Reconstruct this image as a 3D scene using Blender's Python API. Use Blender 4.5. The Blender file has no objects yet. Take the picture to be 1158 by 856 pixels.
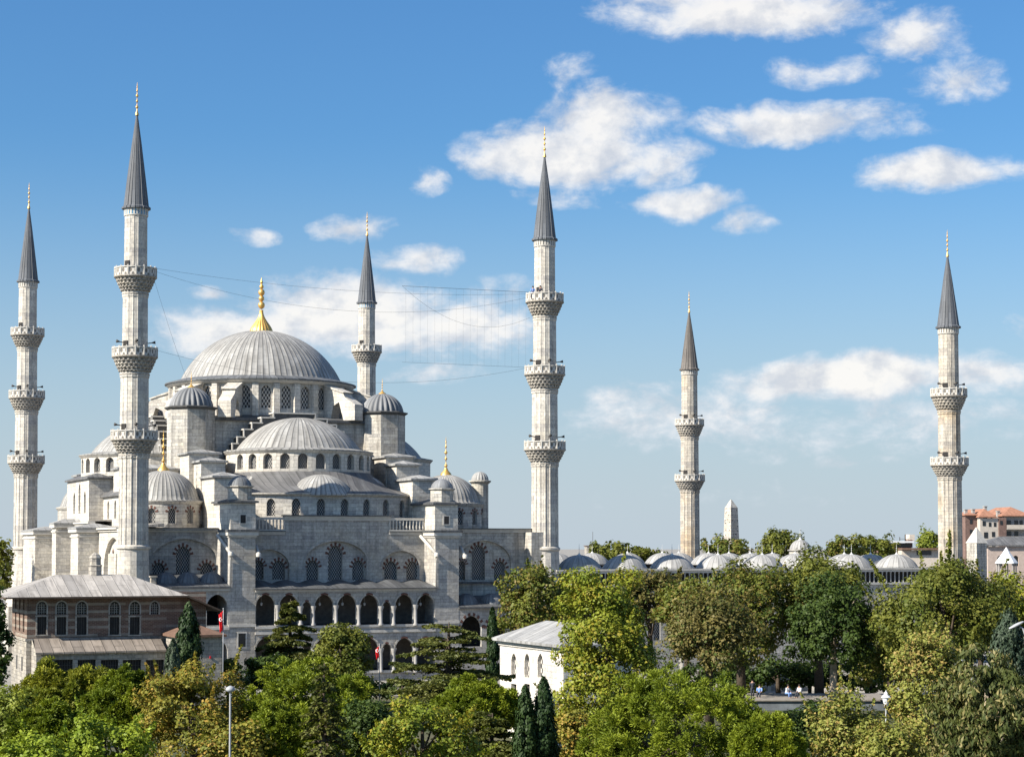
import bpy, math, random
import numpy as np
from mathutils import Vector
from mathutils.geometry import tessellate_polygon

SC = bpy.context.scene
COL = SC.collection
PI = math.pi
R_ = math.radians

# ------------------------------------------------------------------ camera, sky, sun, exposure
H = 16.0                                   # eye height above the park
FPX, PITCH, CYP = 2178.0, R_(2.557), 519.8  # focal length and principal row of the 1158 px wide photograph
cam_d = bpy.data.cameras.new('camera')
cam = bpy.data.objects.new('camera', cam_d)
COL.objects.link(cam)
cam.location = (0, 0, H)
cam.rotation_euler = (R_(90) + PITCH, 0, 0)
cam_d.sensor_fit = 'HORIZONTAL'
cam_d.sensor_width = 36.0
cam_d.lens = FPX * 36.0 / 1158.0
cam_d.shift_y = (CYP - 428.0) / 1158.0
cam_d.clip_start = 1.0
cam_d.clip_end = 20000.0
SC.camera = cam
SC.view_settings.view_transform = 'Standard'
SC.view_settings.look = 'None'
SC.view_settings.gamma = 1.0
SC.view_settings.use_curve_mapping = False
SC.view_settings.exposure = 1.0
SC.cycles.max_bounces = 6
SC.cycles.diffuse_bounces = 3
SC.cycles.glossy_bounces = 2
SC.cycles.transmission_bounces = 3
SC.cycles.transparent_max_bounces = 4

SUN_EL = R_(36)
SUN_AZ = R_(31)                            # sun stands to the left and slightly behind the camera
S_H = (-math.cos(SUN_AZ), -math.sin(SUN_AZ))
S_DIR = Vector((S_H[0] * math.cos(SUN_EL), S_H[1] * math.cos(SUN_EL), math.sin(SUN_EL)))
sun_d = bpy.data.lights.new('sun', 'SUN')
sun_d.energy = 5.0
sun_d.angle = R_(0.5)
sun_d.color = (1.0, 0.925, 0.81)
sun = bpy.data.objects.new('sun', sun_d)
COL.objects.link(sun)
sun.rotation_euler = (-S_DIR).to_track_quat('-Z', 'Y').to_euler()
sun.location = (-80, 20, 120)


class NT:
    """small node helper"""
    def __init__(s, tree):
        s.t = tree; s.n = tree.nodes; s.l = tree.links
    def new(s, kind, **kw):
        n = s.n.new(kind)
        for k, v in kw.items():
            setattr(n, k, v)
        return n
    def put(s, sock, v):
        if v is None: return
        if hasattr(v, 'default_value') or hasattr(v, 'is_linked'):
            s.l.new(v, sock)
        else:
            sock.default_value = v
    def math(s, op, a, b=None, c=None, clamp=False):
        n = s.new('ShaderNodeMath', operation=op); n.use_clamp = clamp
        s.put(n.inputs[0], a); s.put(n.inputs[1], b)
        if c is not None: s.put(n.inputs[2], c)
        return n.outputs[0]
    def vmath(s, op, a, b=None):
        n = s.new('ShaderNodeVectorMath', operation=op)
        s.put(n.inputs[0], a); s.put(n.inputs[1], b)
        return n.outputs['Value'] if op in ('LENGTH', 'DOT_PRODUCT', 'DISTANCE') else n.outputs[0]
    def mix(s, fac, a, b, mode='MIX'):
        n = s.new('ShaderNodeMix', data_type='RGBA', blend_type=mode)
        s.put(n.inputs[0], fac); s.put(n.inputs[6], a); s.put(n.inputs[7], b)
        return n.outputs[2]
    def rng(s, v, a, b, c=0.0, d=1.0, smooth=False):
        n = s.new('ShaderNodeMapRange')
        if smooth: n.interpolation_type = 'SMOOTHSTEP'
        s.put(n.inputs[0], v)
        for i, x in enumerate((a, b, c, d)): s.put(n.inputs[i + 1], x)
        return n.outputs[0]
    def noise(s, vec, scale, detail=4.0, rough=0.55, dims='3D'):
        n = s.new('ShaderNodeTexNoise', noise_dimensions=dims)
        s.put(n.inputs['Vector'], vec)
        n.inputs['Scale'].default_value = scale
        n.inputs['Detail'].default_value = detail
        n.inputs['Roughness'].default_value = rough
        return n
    def xyz(s, v):
        n = s.new('ShaderNodeSeparateXYZ'); s.put(n.inputs[0], v)
        return n.outputs
    def comb(s, x, y, z):
        n = s.new('ShaderNodeCombineXYZ')
        for i, q in enumerate((x, y, z)): s.put(n.inputs[i], q)
        return n.outputs[0]


def rgb(r, g, b): return (r, g, b, 1.0)


# clouds are part of the sky itself: (azimuth x, elevation y, half width, half height, strength) in photo pixels about the optical axis
CLOUDS = [(640, 172, 118, 42, 1.25), (690, 135, 85, 40, 1.15), (742, 180, 62, 36, .8), (845, 8, 170, 30, 1.2), (770, -8, 110, 22, .9),
          (905, 135, 125, 27, 1.0), (985, 146, 90, 14, .5), (1068, 190, 98, 23, 1.15), (775, 226, 72, 19, 1.05), (847, 249, 32, 20, .85),
          (1085, 88, 72, 28, .75), (1045, 36, 62, 30, .85), (935, 70, 72, 20, .75), (650, 82, 46, 28, .45), (478, 204, 32, 19, .8),
          (403, 253, 50, 18, .85), (470, 290, 62, 19, .9), (288, 265, 38, 12, .75), (290, 368, 125, 34, 1.15), (395, 352, 150, 48, 1.25),
          (520, 365, 110, 48, 1.0), (560, 330, 60, 24, .6), (965, 428, 160, 28, 1.3), (1100, 425, 95, 26, .8), (780, 470, 170, 46, .72),
          (690, 446, 50, 14, .7), (500, 424, 70, 14, .6), (232, 326, 32, 10, .7), (960, 525, 75, 12, .45), (880, 505, 150, 24, .35),
          (1150, 375, 40, 26, .5), (630, 225, 70, 16, .5), (1000, 478, 230, 46, .48), (820, 560, 300, 40, .22), (215, 60, 60, 10, .0)]


def build_world():
    w = bpy.data.worlds.new('World'); SC.world = w; w.use_nodes = True
    t = NT(w.node_tree); t.n.clear()
    out = t.new('ShaderNodeOutputWorld'); bg = t.new('ShaderNodeBackground')
    t.l.new(bg.outputs[0], out.inputs[0])
    sky = t.new('ShaderNodeTexSky', sky_type='NISHITA')
    sky.sun_disc = False
    sky.sun_elevation = SUN_EL
    sky.sun_rotation = math.atan2(S_H[0], S_H[1])
    sky.altitude = 60
    sky.air_density = 1.0; sky.dust_density = 0.8; sky.ozone_density = 2.0
    g = t.new('ShaderNodeTexCoord').outputs['Generated']
    d = t.vmath('NORMALIZE', g)
    X, Y, Z = t.xyz(d)
    az = t.math('ARCTAN2', X, Y)
    el = t.math('ARCSINE', Z)
    # sky colour: deeper blue higher in view, pale near the horizon
    base = t.mix(t.rng(el, .02, .30), rgb(.50, .80, .98), rgb(.47, .84, 1.14))
    base = t.mix(t.rng(el, .34, .85), base, rgb(1.35, 1.42, 1.5))  # sky above the view brightened, added fill for the shaded front
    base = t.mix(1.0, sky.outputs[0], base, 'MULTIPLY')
    base = t.mix(t.rng(el, .22, -.02, 0, .9, True), base, rgb(4.3, 4.9, 5.55))   # pale air low over the city
    p = t.comb(az, el, 0.0)
    n1 = t.noise(t.vmath('MULTIPLY', p, (1.0, 1.3, 1.0)), 26.0, 6.0, 0.58)
    n2 = t.noise(t.vmath('MULTIPLY', p, (1.0, 1.6, 1.0)), 15.0, 3.0, 0.5)
    off = t.vmath('MULTIPLY', t.vmath('SUBTRACT', n2.outputs['Color'], (.5, .5, .5)), (.045, .02, 0))
    pw = t.vmath('ADD', p, off)
    acc = None; low = None
    for (cx, cy, rx, ry, k) in CLOUDS:
        if k <= 0: continue
        a = math.atan((cx - 579) / FPX); e = math.atan((617 - cy) / FPX * math.cos(a))
        q = t.vmath('MULTIPLY', t.vmath('SUBTRACT', pw, (a, e, 0)), (FPX / rx, FPX / ry, 0))
        v = t.math('MULTIPLY', t.rng(t.vmath('LENGTH', q), 1.5, 0.0, 0, 1, True), k)
        acc = v if acc is None else t.math('MAXIMUM', acc, v)
        q2 = t.xyz(q)[1]
    fb = t.math('SUBTRACT', n1.outputs['Fac'], .5)
    fb = t.math('ADD', t.math('MULTIPLY', fb, 1.5), t.math('MULTIPLY', t.math('SUBTRACT', t.noise(t.vmath('MULTIPLY', pw, (1.0, 1.7, 1.0)), 85.0, 5.0, .62).outputs['Fac'], .5), .8))
    dens = t.math('ADD', acc, fb)
    # thin where no cloud is marked
    dens = t.math('MULTIPLY', dens, t.rng(acc, 0.0, .25))
    cov = t.rng(dens, .16, .86, 0, 1, True)
    cov = t.math('MULTIPLY', cov, .90)
    core = t.rng(dens, .35, 1.2, 0, 1, True)
    ccol = t.mix(core, rgb(6.0, 6.35, 6.9), rgb(7.9, 7.65, 7.3))
    n3 = t.noise(t.vmath('MULTIPLY', t.vmath('ADD', p, (-.006, .007, 0)), (1.0, 1.3, 1.0)), 26.0, 6.0, .58)
    sh = t.math('SUBTRACT', n3.outputs['Fac'], n1.outputs['Fac'])            # the side of each billow turned from the sun is greyer
    ccol = t.mix(t.rng(sh, -.05, .13, 0, .9), ccol, rgb(5.0, 5.25, 5.75))
    col = t.mix(cov, base, ccol)
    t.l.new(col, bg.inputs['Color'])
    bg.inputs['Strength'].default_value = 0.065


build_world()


# ------------------------------------------------------------------ photo pixel -> place on a known plane
def ray(px, py):
    a, b = (px - 579) / FPX, (CYP - py) / FPX
    return Vector((a, math.cos(PITCH) - b * math.sin(PITCH), math.sin(PITCH) + b * math.cos(PITCH)))


def at(px, py, Y):
    d = ray(px, py); k = Y / d.y
    return Vector((d.x * k, Y, H + d.z * k))


MX, MY, MA = -43.22, 218.9, R_(23.4537)    # mosque corner and heading
CU, SU = math.cos(MA), math.sin(MA)


def loc(u, v): return (MX + CU * u - SU * v, MY + SU * u + CU * v)


def on_v(px, py, v, ox=MX, oy=MY):
    """point of the plane v = const in the mosque's own axes -> (u, z)"""
    d = ray(px, py)
    # -SU*(X-ox)+CU*(Y-oy)=v
    k = (v + (-SU * ox + CU * oy)) / (-SU * d.x + CU * d.y)
    X, Y = d.x * k, d.y * k
    return (CU * (X - ox) + SU * (Y - oy), H + d.z * k)


def on_u(px, py, u, ox=MX, oy=MY):
    d = ray(px, py)
    k = (u + (CU * ox + SU * oy)) / (CU * d.x + SU * d.y)
    X, Y = d.x * k, d.y * k
    return (-SU * (X - ox) + CU * (Y - oy), H + d.z * k)


# ------------------------------------------------------------------ mesh builder
class MB:
    def __init__(s):
        s.v = []; s.f = []; s.uv = []; s.m = []; s.sm = []
    def add(s, verts, faces, uv=None, mat=0, smooth=False):
        b = len(s.v); s.v += [tuple(p) for p in verts]
        for i, f in enumerate(faces):
            s.f.append(tuple(b + k for k in f)); s.uv.append(uv[i] if uv else None)
            s.m.append(mat); s.sm.append(smooth)
    def box(s, x0, x1, y0, y1, z0, z1, mat=0):
        x0, x1 = min(x0, x1), max(x0, x1); y0, y1 = min(y0, y1), max(y0, y1); z0, z1 = min(z0, z1), max(z0, z1)
        V = [(x0, y0, z0), (x1, y0, z0), (x1, y1, z0), (x0, y1, z0), (x0, y0, z1), (x1, y0, z1), (x1, y1, z1), (x0, y1, z1)]
        s.add(V, [(0, 3, 2, 1), (4, 5, 6, 7), (0, 1, 5, 4), (1, 2, 6, 5), (2, 3, 7, 6), (3, 0, 4, 7)], mat=mat)
    def prism(s, poly, z0, z1, mat=0, top=None, smooth=False):
        n = len(poly); top = top or poly
        V = [(x, y, z0) for x, y in poly] + [(x, y, z1) for x, y in top]
        F = [tuple(range(n))[::-1], tuple(range(n, 2 * n))] + [(i, (i + 1) % n, n + (i + 1) % n, n + i) for i in range(n)]
        s.add(V, F, mat=mat, smooth=smooth)
    def slab(s, prof, w0, w1, axis='v', mat=0):
        """profile polygon (a, z) extruded across the other horizontal axis"""
        n = len(prof)
        P = (lambda a, z, w: (a, w, z)) if axis == 'v' else (lambda a, z, w: (w, a, z))
        V = [P(a, z, w0) for a, z in prof] + [P(a, z, w1) for a, z in prof]
        F = [(i, (i + 1) % n, n + (i + 1) % n, n + i) for i in range(n)]
        tri = tessellate_polygon([[Vector((a, z, 0)) for a, z in prof]])
        F += [tuple(t) for t in tri] + [tuple(n + k for k in t[::-1]) for t in tri]
        s.add(V, F, mat=mat)
    def lathe(s, prof, cx, cy, n=32, mat=0, smooth=True, rf=None, a0=0.0, a1=2 * PI, ribs=None, cap=False, vscale=1.0):
        """profile [(r, z)...]; rf(theta, r, z) -> r; ribs: U runs 0..ribs round the turn"""
        m = len(prof); full = abs(a1 - a0 - 2 * PI) < 1e-6
        k = n if full else n + 1
        V = []
        arc = [0.0]
        for i in range(1, m): arc.append(arc[-1] + math.hypot(prof[i][0] - prof[i - 1][0], prof[i][1] - prof[i - 1][1]))
        rm = max(p[0] for p in prof)
        us = (ribs if ribs else 2 * PI * rm)
        for j in range(k):
            th = a0 + (a1 - a0) * j / n
            for (r, z) in prof:
                rr = rf(th, r, z) if rf else r
                V.append((cx + rr * math.cos(th), cy + rr * math.sin(th), z))
        F = []; U = []
        for j in range(n):
            j2 = (j + 1) % k
            for i in range(m - 1):
                F.append((j * m + i, j2 * m + i, j2 * m + i + 1, j * m + i + 1))
                ua, ub = us * j / n, us * (j + 1) / n
                U.append([(ua, arc[i] * vscale), (ub, arc[i] * vscale), (ub, arc[i + 1] * vscale), (ua, arc[i + 1] * vscale)])
        s.add(V, F, U, mat, smooth)
        if cap:
            b = len(s.v)
            s.add([V[j * m + m - 1] for j in range(k)], [tuple(range(k))], mat=mat)
            s.add([V[j * m] for j in range(k)], [tuple(range(k))[::-1]], mat=mat)
    def tube(s, pts, rad, n=8, mat=0, cap=True, smooth=True):
        pts = [Vector(p) for p in pts]
        if not hasattr(rad, '__len__'): rad = [rad] * len(pts)
        V = []; prev = None
        for i, p in enumerate(pts):
            d = (pts[min(i + 1, len(pts) - 1)] - pts[max(i - 1, 0)]).normalized()
            a = prev if prev is not None else (Vector((0, 0, 1)) if abs(d.z) < .9 else Vector((1, 0, 0)))
            x = a.cross(d)
            if x.length < 1e-6: x = Vector((1, 0, 0)).cross(d)
            x.normalize(); y = d.cross(x); prev = d.cross(x).cross(d) if False else a
            for k in range(n):
                t = 2 * PI * k / n
                V.append(p + (x * math.cos(t) + y * math.sin(t)) * rad[i])
        F = []
        for i in range(len(pts) - 1):
            for k in range(n):
                F.append((i * n + k, i * n + (k + 1) % n, (i + 1) * n + (k + 1) % n, (i + 1) * n + k))
        if cap: F += [tuple(range(n))[::-1], tuple(range((len(pts) - 1) * n, len(pts) * n))]
        s.add(V, F, mat=mat, smooth=smooth)
    def panel(s, outer, holes, mp, depth=0.4, mat=0, back=False):
        """flat or bent wall face with real openings; mp(a, z, d) -> point"""
        loops = [[Vector((a, z, 0)) for a, z in outer]] + [[Vector((a, z, 0)) for a, z in h] for h in holes]
        tri = tessellate_polygon(loops)
        flat = [(p.x, p.y) for L in loops for p in L]
        s.add([mp(a, z, 0) for a, z in flat], [tuple(t) for t in tri], [[flat[k] for k in t] for t in tri], mat)
        for h in holes:
            n = len(h)
            V = [mp(a, z, 0) for a, z in h] + [mp(a, z, depth) for a, z in h]
            s.add(V, [(i, (i + 1) % n, n + (i + 1) % n, n + i) for i in range(n)], mat=mat)
    def flat(s, poly, mp, d=0.0, mat=0):
        s.add([mp(a, z, d) for a, z in poly], [tuple(range(len(poly)))], [list(poly)], mat)
    def build(s, name, mats, parent=None):
        me = bpy.data.meshes.new(name)
        me.from_pydata(s.v, [], s.f)
        if not hasattr(mats, '__len__'): mats = [mats]
        for m in mats: me.materials.append(m)
        me.polygons.foreach_set('material_index', s.m)
        me.polygons.foreach_set('use_smooth', s.sm)
        uvl = me.uv_layers.new(name='UVMap')
        co = np.array(s.v, float)
        buf = []
        for f, uv in zip(s.f, s.uv):
            if uv is not None:
                for a, b in uv: buf += [a, b]
                continue
            P = co[list(f)]
            Q = np.roll(P, -1, 0)
            nx = ((P[:, 1] - Q[:, 1]) * (P[:, 2] + Q[:, 2])).sum()
            ny = ((P[:, 2] - Q[:, 2]) * (P[:, 0] + Q[:, 0])).sum()
            nz = ((P[:, 0] - Q[:, 0]) * (P[:, 1] + Q[:, 1])).sum()
            L = math.sqrt(nx * nx + ny * ny + nz * nz) or 1
            nx, ny, nz = nx / L, ny / L, nz / L
            hl = math.hypot(nx, ny)
            if hl > .12:
                tx, ty = -ny / hl, nx / hl
                sl = 1.0 / max(hl, .12) if hl < .999 else 1.0
                for p in P: buf += [p[0] * tx + p[1] * ty, p[2] * sl]
            else:
                for p in P: buf += [p[0], p[1]]
        uvl.data.foreach_set('uv', buf)
        me.update()
        o = bpy.data.objects.new(name, me)
        COL.objects.link(o)
        if parent is not None: o.parent = parent
        return o


def empty(name, x, y, z=0.0, rz=0.0):
    o = bpy.data.objects.new(name, None)
    COL.objects.link(o); o.location = (x, y, z); o.rotation_euler = (0, 0, rz)
    o.empty_display_size = .5
    return o


def tag(o, label=None, cat=None, group=None, kind=None):
    if label: o['label'] = label
    if cat: o['category'] = cat
    if group: o['group'] = group
    if kind: o['kind'] = kind
    return o


def children(o): return list(o.children)


def copy_tree(o, parent=None):
    c = o.copy(); COL.objects.link(c)
    if parent is not None: c.parent = parent
    for ch in children(o): copy_tree(ch, c)
    return c


def arch(cx, w, z0, zs, zt, n=7):
    """outline of an opening with a pointed head, anticlockwise from the lower left"""
    a = w / 2; h = zt - zs; hh = max(h, a * 1.12)
    Rr = (a * a + hh * hh) / (2 * a); c0 = Rr - a
    am = math.acos(c0 / Rr)
    right = []
    for i in range(n + 1):
        t = am * i / n
        right.append((cx - c0 + Rr * math.cos(t), zs + Rr * math.sin(t) * h / hh))
    left = [(2 * cx - x, z) for x, z in right[:-1]][::-1]
    return [(cx - a, z0), (cx + a, z0)] + right + left


def arch_head(cx, w, zs, zt, n=7): return arch(cx, w, zs, zs, zt, n)[2:]


def offset_wedges(head, count, t0, t1, mp, mb, proud=.03, mat=0, every=2):
    """voussoirs: wedges standing round an arch head"""
    P = [Vector((a, z, 0)) for a, z in head]
    L = [0]
    for i in range(1, len(P)): L.append(L[-1] + (P[i] - P[i - 1]).length)
    c = Vector((sum(p.x for p in P) / len(P), P[0].y - .15 * (max(p.y for p in P) - P[0].y), 0))
    def pt(q):
        q *= L[-1]
        for i in range(1, len(P)):
            if q <= L[i] + 1e-9:
                return P[i - 1].lerp(P[i], (q - L[i - 1]) / max(1e-6, L[i] - L[i - 1]))
        return P[-1]
    for k in range(0, count, every):
        a, b = pt(k / count), pt((k + 1) / count)
        da, db = (a - c).normalized(), (b - c).normalized()
        q = [a + da * t0, b + db * t0, b + db * t1, a + da * t1]
        V = [mp(p.x, p.y, -proud) for p in q] + [mp(p.x, p.y, .02) for p in q]
        mb.add(V, [(0, 1, 2, 3), (0, 4, 5, 1), (1, 5, 6, 2), (2, 6, 7, 3), (3, 7, 4, 0)], mat=mat)


# ------------------------------------------------------------------ materials
M = {}


def mat(name):
    m = bpy.data.materials.new(name); m.use_nodes = True
    t = NT(m.node_tree); t.n.clear()
    out = t.new('ShaderNodeOutputMaterial'); p = t.new('ShaderNodeBsdfPrincipled')
    t.l.new(p.outputs[0], out.inputs[0])
    p.inputs['Specular IOR Level'].default_value = .25
    M[name] = m
    return t, p, out


def bump(t, p, height, dist=.03, strength=.6):
    b = t.new('ShaderNodeBump'); b.inputs['Distance'].default_value = dist; b.inputs['Strength'].default_value = strength
    t.put(b.inputs['Height'], height); t.l.new(b.outputs[0], p.inputs['Normal'])


def plain(name, c, rough=.7, metal=0.0, var=.25, scale=2.0, spec=.25):
    t, p, o = mat(name)
    pos = t.new('ShaderNodeNewGeometry').outputs['Position']
    n = t.noise(pos, scale, 4, .6).outputs['Fac']
    col = t.mix(t.rng(n, .3, .7), rgb(*[x * (1 - var) for x in c]), rgb(*[min(1, x * (1 + var)) for x in c]))
    t.l.new(col, p.inputs['Base Color'])
    p.inputs['Roughness'].default_value = rough; p.inputs['Metallic'].default_value = metal
    p.inputs['Specular IOR Level'].default_value = spec
    return M[name]


def stone(name, c1, c2, mortar, bw=1.0, bh=.42, stain=.55, streak=.6, warm=(.43, .385, .31), rough=.85, course=None, amt=.62):
    t, p, o = mat(name)
    uv = t.new('ShaderNodeUVMap').outputs[0]
    pos = t.new('ShaderNodeNewGeometry').outputs['Position']
    wob = t.noise(pos, .6, 2)
    br = t.new('ShaderNodeTexBrick'); br.offset = .5; br.squash = 1.0
    t.put(br.inputs['Vector'], uv)
    br.inputs['Color1'].default_value = rgb(*c1); br.inputs['Color2'].default_value = rgb(*c2)
    br.inputs['Mortar'].default_value = rgb(*mortar)
    br.inputs['Scale'].default_value = 1.0; br.inputs['Mortar Size'].default_value = .018
    br.inputs['Mortar Smooth'].default_value = .3
    br.inputs['Brick Width'].default_value = bw; br.inputs['Row Height'].default_value = bh; br.inputs['Bias'].default_value = -.15
    col = br.outputs['Color']
    # patches of replaced, yellower and greyer stone
    big = t.noise(pos, .22, 5, .62).outputs['Fac']
    col = t.mix(t.rng(big, .48, .72, 0, stain), col, rgb(*[a * b / .5 for a, b in zip(c2, warm)]), 'MIX')
    x, y, z = t.xyz(pos); U, V, _ = t.xyz(uv)
    cell = t.noise(t.comb(t.math('FLOOR', t.math('DIVIDE', U, bw * 1.7)), t.math('FLOOR', t.math('DIVIDE', V, bh)), 0), 1.37, 1).outputs['Fac']
    col = t.mix(1.0, col, t.mix(t.rng(cell, .34, .62), rgb(.76, .76, .78), rgb(1.07, 1.06, 1.03)), 'MULTIPLY')
    # rain streaks and soot
    sv = t.comb(t.math('MULTIPLY', U, 1.5), t.math('MULTIPLY', V, .10), t.math('MULTIPLY', big, 2.0))
    st = t.noise(sv, 1.0, 5, .65).outputs['Fac']
    col = t.mix(t.rng(st, .48, .74, 0, streak), col, rgb(.14, .132, .122))
    fine = t.noise(pos, 3.5, 5, .7).outputs['Fac']
    col = t.mix(1.0, col, t.mix(t.rng(fine, .25, .75), rgb(amt, amt, amt), rgb(1.18, 1.17, 1.15)), 'MULTIPLY')
    t.l.new(col, p.inputs['Base Color'])
    p.inputs['Roughness'].default_value = rough
    h = t.math('ADD', t.math('MULTIPLY', br.outputs['Fac'], -.6), t.math('MULTIPLY', fine, .8))
    bump(t, p, h, .05, .6)
    return M[name]


def lead(name, c, per_u=1.0, seam=1.3, dark=.45, line=.10, stain=.6):
    t, p, o = mat(name)
    uv = t.new('ShaderNodeUVMap').outputs[0]
    pos = t.new('ShaderNodeNewGeometry').outputs['Position']
    U, V, _ = t.xyz(uv)
    u = t.math('DIVIDE', U, per_u)
    fu = t.math('FRACT', u)
    rib = t.rng(t.math('ABSOLUTE', t.math('SUBTRACT', fu, .5)), .5 - line, .5, 0, 1)
    iu = t.math('FLOOR', u)
    v = t.math('ADD', t.math('DIVIDE', V, seam), t.math('MULTIPLY', t.math('FRACT', t.math('MULTIPLY', iu, .5)), 1.0))
    fv = t.math('FRACT', v)
    hs = t.rng(t.math('ABSOLUTE', t.math('SUBTRACT', fv, .5)), .46, .5, 0, .7)
    wn = t.new('ShaderNodeTexWhiteNoise', noise_dimensions='2D')
    t.put(wn.inputs['Vector'], t.comb(iu, t.math('FLOOR', v), 0))
    big = t.noise(pos, .35, 5, .65).outputs['Fac']
    col = t.mix(wn.outputs['Value'], rgb(*[x * .84 for x in c]), rgb(*[min(.9, x * 1.12) for x in c]))
    col = t.mix(t.rng(big, .40, .72, 0, stain), col, rgb(c[0] * .62, c[1] * .6, c[2] * .58))
    wr = t.new('ShaderNodeTexWhiteNoise', noise_dimensions='1D'); t.put(wr.inputs['W'], iu)
    col = t.mix(1.0, col, t.mix(wr.outputs['Value'], rgb(.80, .80, .81), rgb(1.10, 1.09, 1.08)), 'MULTIPLY')
    st = t.noise(t.comb(t.math('MULTIPLY', u, 1.9), t.math('MULTIPLY', V, .22), 3.0), 1.0, 4, .6).outputs['Fac']
    col = t.mix(t.rng(st, .45, .68, 0, .8), col, rgb(c[0] * .42, c[1] * .41, c[2] * .40))
    seamv = t.math('MAXIMUM', rib, hs)
    col = t.mix(t.math('MULTIPLY', seamv, 1 - dark), col, rgb(c[0] * dark * .5, c[1] * dark * .5, c[2] * dark * .5))
    t.l.new(col, p.inputs['Base Color'])
    p.inputs['Roughness'].default_value = .62; p.inputs['Specular IOR Level'].default_value = .35
    bump(t, p, t.math('ADD', t.math('MULTIPLY', rib, 1.0), t.math('MULTIPLY', big, .5)), .06, .5)
    return M[name]


def lattice(name, light, dark, pitch=.30, hole=.33, rough=.7):
    """pierced stone or plaster grille: staggered round holes"""
    t, p, o = mat(name)
    uv = t.new('ShaderNodeUVMap').outputs[0]
    q = t.vmath('MULTIPLY', uv, (1 / pitch, .62 / pitch, 0))
    def cell(off):
        f = t.vmath('SUBTRACT', t.vmath('FRACTION', t.vmath('ADD', q, off)), (.5, .5, 0))
        return t.vmath('LENGTH', t.vmath('MULTIPLY', f, (1, 1, 0)))
    d = t.math('MINIMUM', cell((0, 0, 0)), cell((.5, .5, 0)))
    f = t.rng(d, hole - .05, hole + .05)
    n = t.noise(uv, 1.2, 3).outputs['Fac']
    col = t.mix(f, rgb(*dark), t.mix(n, rgb(*[x * .75 for x in light]), rgb(*light)))
    t.l.new(col, p.inputs['Base Color']); p.inputs['Roughness'].default_value = rough
    bump(t, p, f, .05, .8)
    return M[name]


def banded_brick(name):
    """courses of brown brick between courses of pale limestone"""
    t, p, o = mat(name)
    uv = t.new('ShaderNodeUVMap').outputs[0]
    pos = t.new('ShaderNodeNewGeometry').outputs['Position']
    U, V, _ = t.xyz(uv)
    b = t.new('ShaderNodeTexBrick'); t.put(b.inputs['Vector'], uv)
    b.inputs['Color1'].default_value = rgb(.155, .090, .068); b.inputs['Color2'].default_value = rgb(.10, .062, .05)
    b.inputs['Mortar'].default_value = rgb(.23, .18, .14); b.inputs['Scale'].default_value = 1
    b.inputs['Brick Width'].default_value = .42; b.inputs['Row Height'].default_value = .13; b.inputs['Mortar Size'].default_value = .02
    s = t.new('ShaderNodeTexBrick'); t.put(s.inputs['Vector'], uv)
    s.inputs['Color1'].default_value = rgb(.30, .265, .22); s.inputs['Color2'].default_value = rgb(.27, .225, .18)
    s.inputs['Mortar'].default_value = rgb(.2, .17, .14); s.inputs['Scale'].default_value = 1
    s.inputs['Brick Width'].default_value = 1.1; s.inputs['Row Height'].default_value = 5; s.inputs['Mortar Size'].default_value = .015
    fr = t.math('FRACT', t.math('DIVIDE', t.math('ADD', V, .1), .72))
    band = t.math('GREATER_THAN', fr, .66)
    wn = t.noise(t.comb(t.math('FLOOR', t.math('DIVIDE', U, 1.3)), t.math('FLOOR', t.math('DIVIDE', V, .72)), 0), 1.7, 1).outputs['Fac']
    band = t.math('MULTIPLY', band, t.rng(wn, .35, .5))
    n = t.noise(pos, 1.3, 5, .7).outputs['Fac']
    col = t.mix(band, b.outputs[0], s.outputs[0])
    col = t.mix(1.0, col, t.mix(t.rng(n, .3, .7), rgb(.7, .7, .7), rgb(1.15, 1.12, 1.1)), 'MULTIPLY')
    t.l.new(col, p.inputs['Base Color']); p.inputs['Roughness'].default_value = .9
    bump(t, p, b.outputs['Fac'], .02, .5)


def foliage(name, a, b, c=None, trans=.26, scale=.5):
    """leaf colour varies leaf by leaf and bough by bough"""
    t, p, o = mat(name)
    geo = t.new('ShaderNodeNewGeometry')
    r = geo.outputs['Random Per Island']
    n = t.noise(geo.outputs['Position'], scale, 2, .5).outputs['Fac']
    f = t.math('ADD', t.math('MULTIPLY', r, .40), t.math('MULTIPLY', t.rng(n, .3, .7), .62))
    col = t.mix(t.rng(f, .1, .9), rgb(*a), rgb(*b))
    if c:
        r2 = t.math('FRACT', t.math('MULTIPLY', r, 17.3))
        n2 = t.noise(geo.outputs['Position'], scale * .9, 2, .5).outputs['Color']
        k = t.math('ADD', r2, t.math('MULTIPLY', t.math('SUBTRACT', t.xyz(n2)[1], .5), 1.5))
        col = t.mix(t.rng(k, .72, .9), col, rgb(*c))
    t.l.new(col, p.inputs['Base Color'])
    p.inputs['Roughness'].default_value = .55; p.inputs['Specular IOR Level'].default_value = .2
    tr = t.new('ShaderNodeBsdfTranslucent')
    t.l.new(t.mix(1.0, col, rgb(1.0, 1.0, .55), 'MULTIPLY'), tr.inputs['Color'])
    ms = t.new('ShaderNodeMixShader'); ms.inputs[0].default_value = trans
    t.l.new(p.outputs[0], ms.inputs[1]); t.l.new(tr.outputs[0], ms.inputs[2]); t.l.new(ms.outputs[0], o.inputs[0])
    return M[name]


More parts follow.
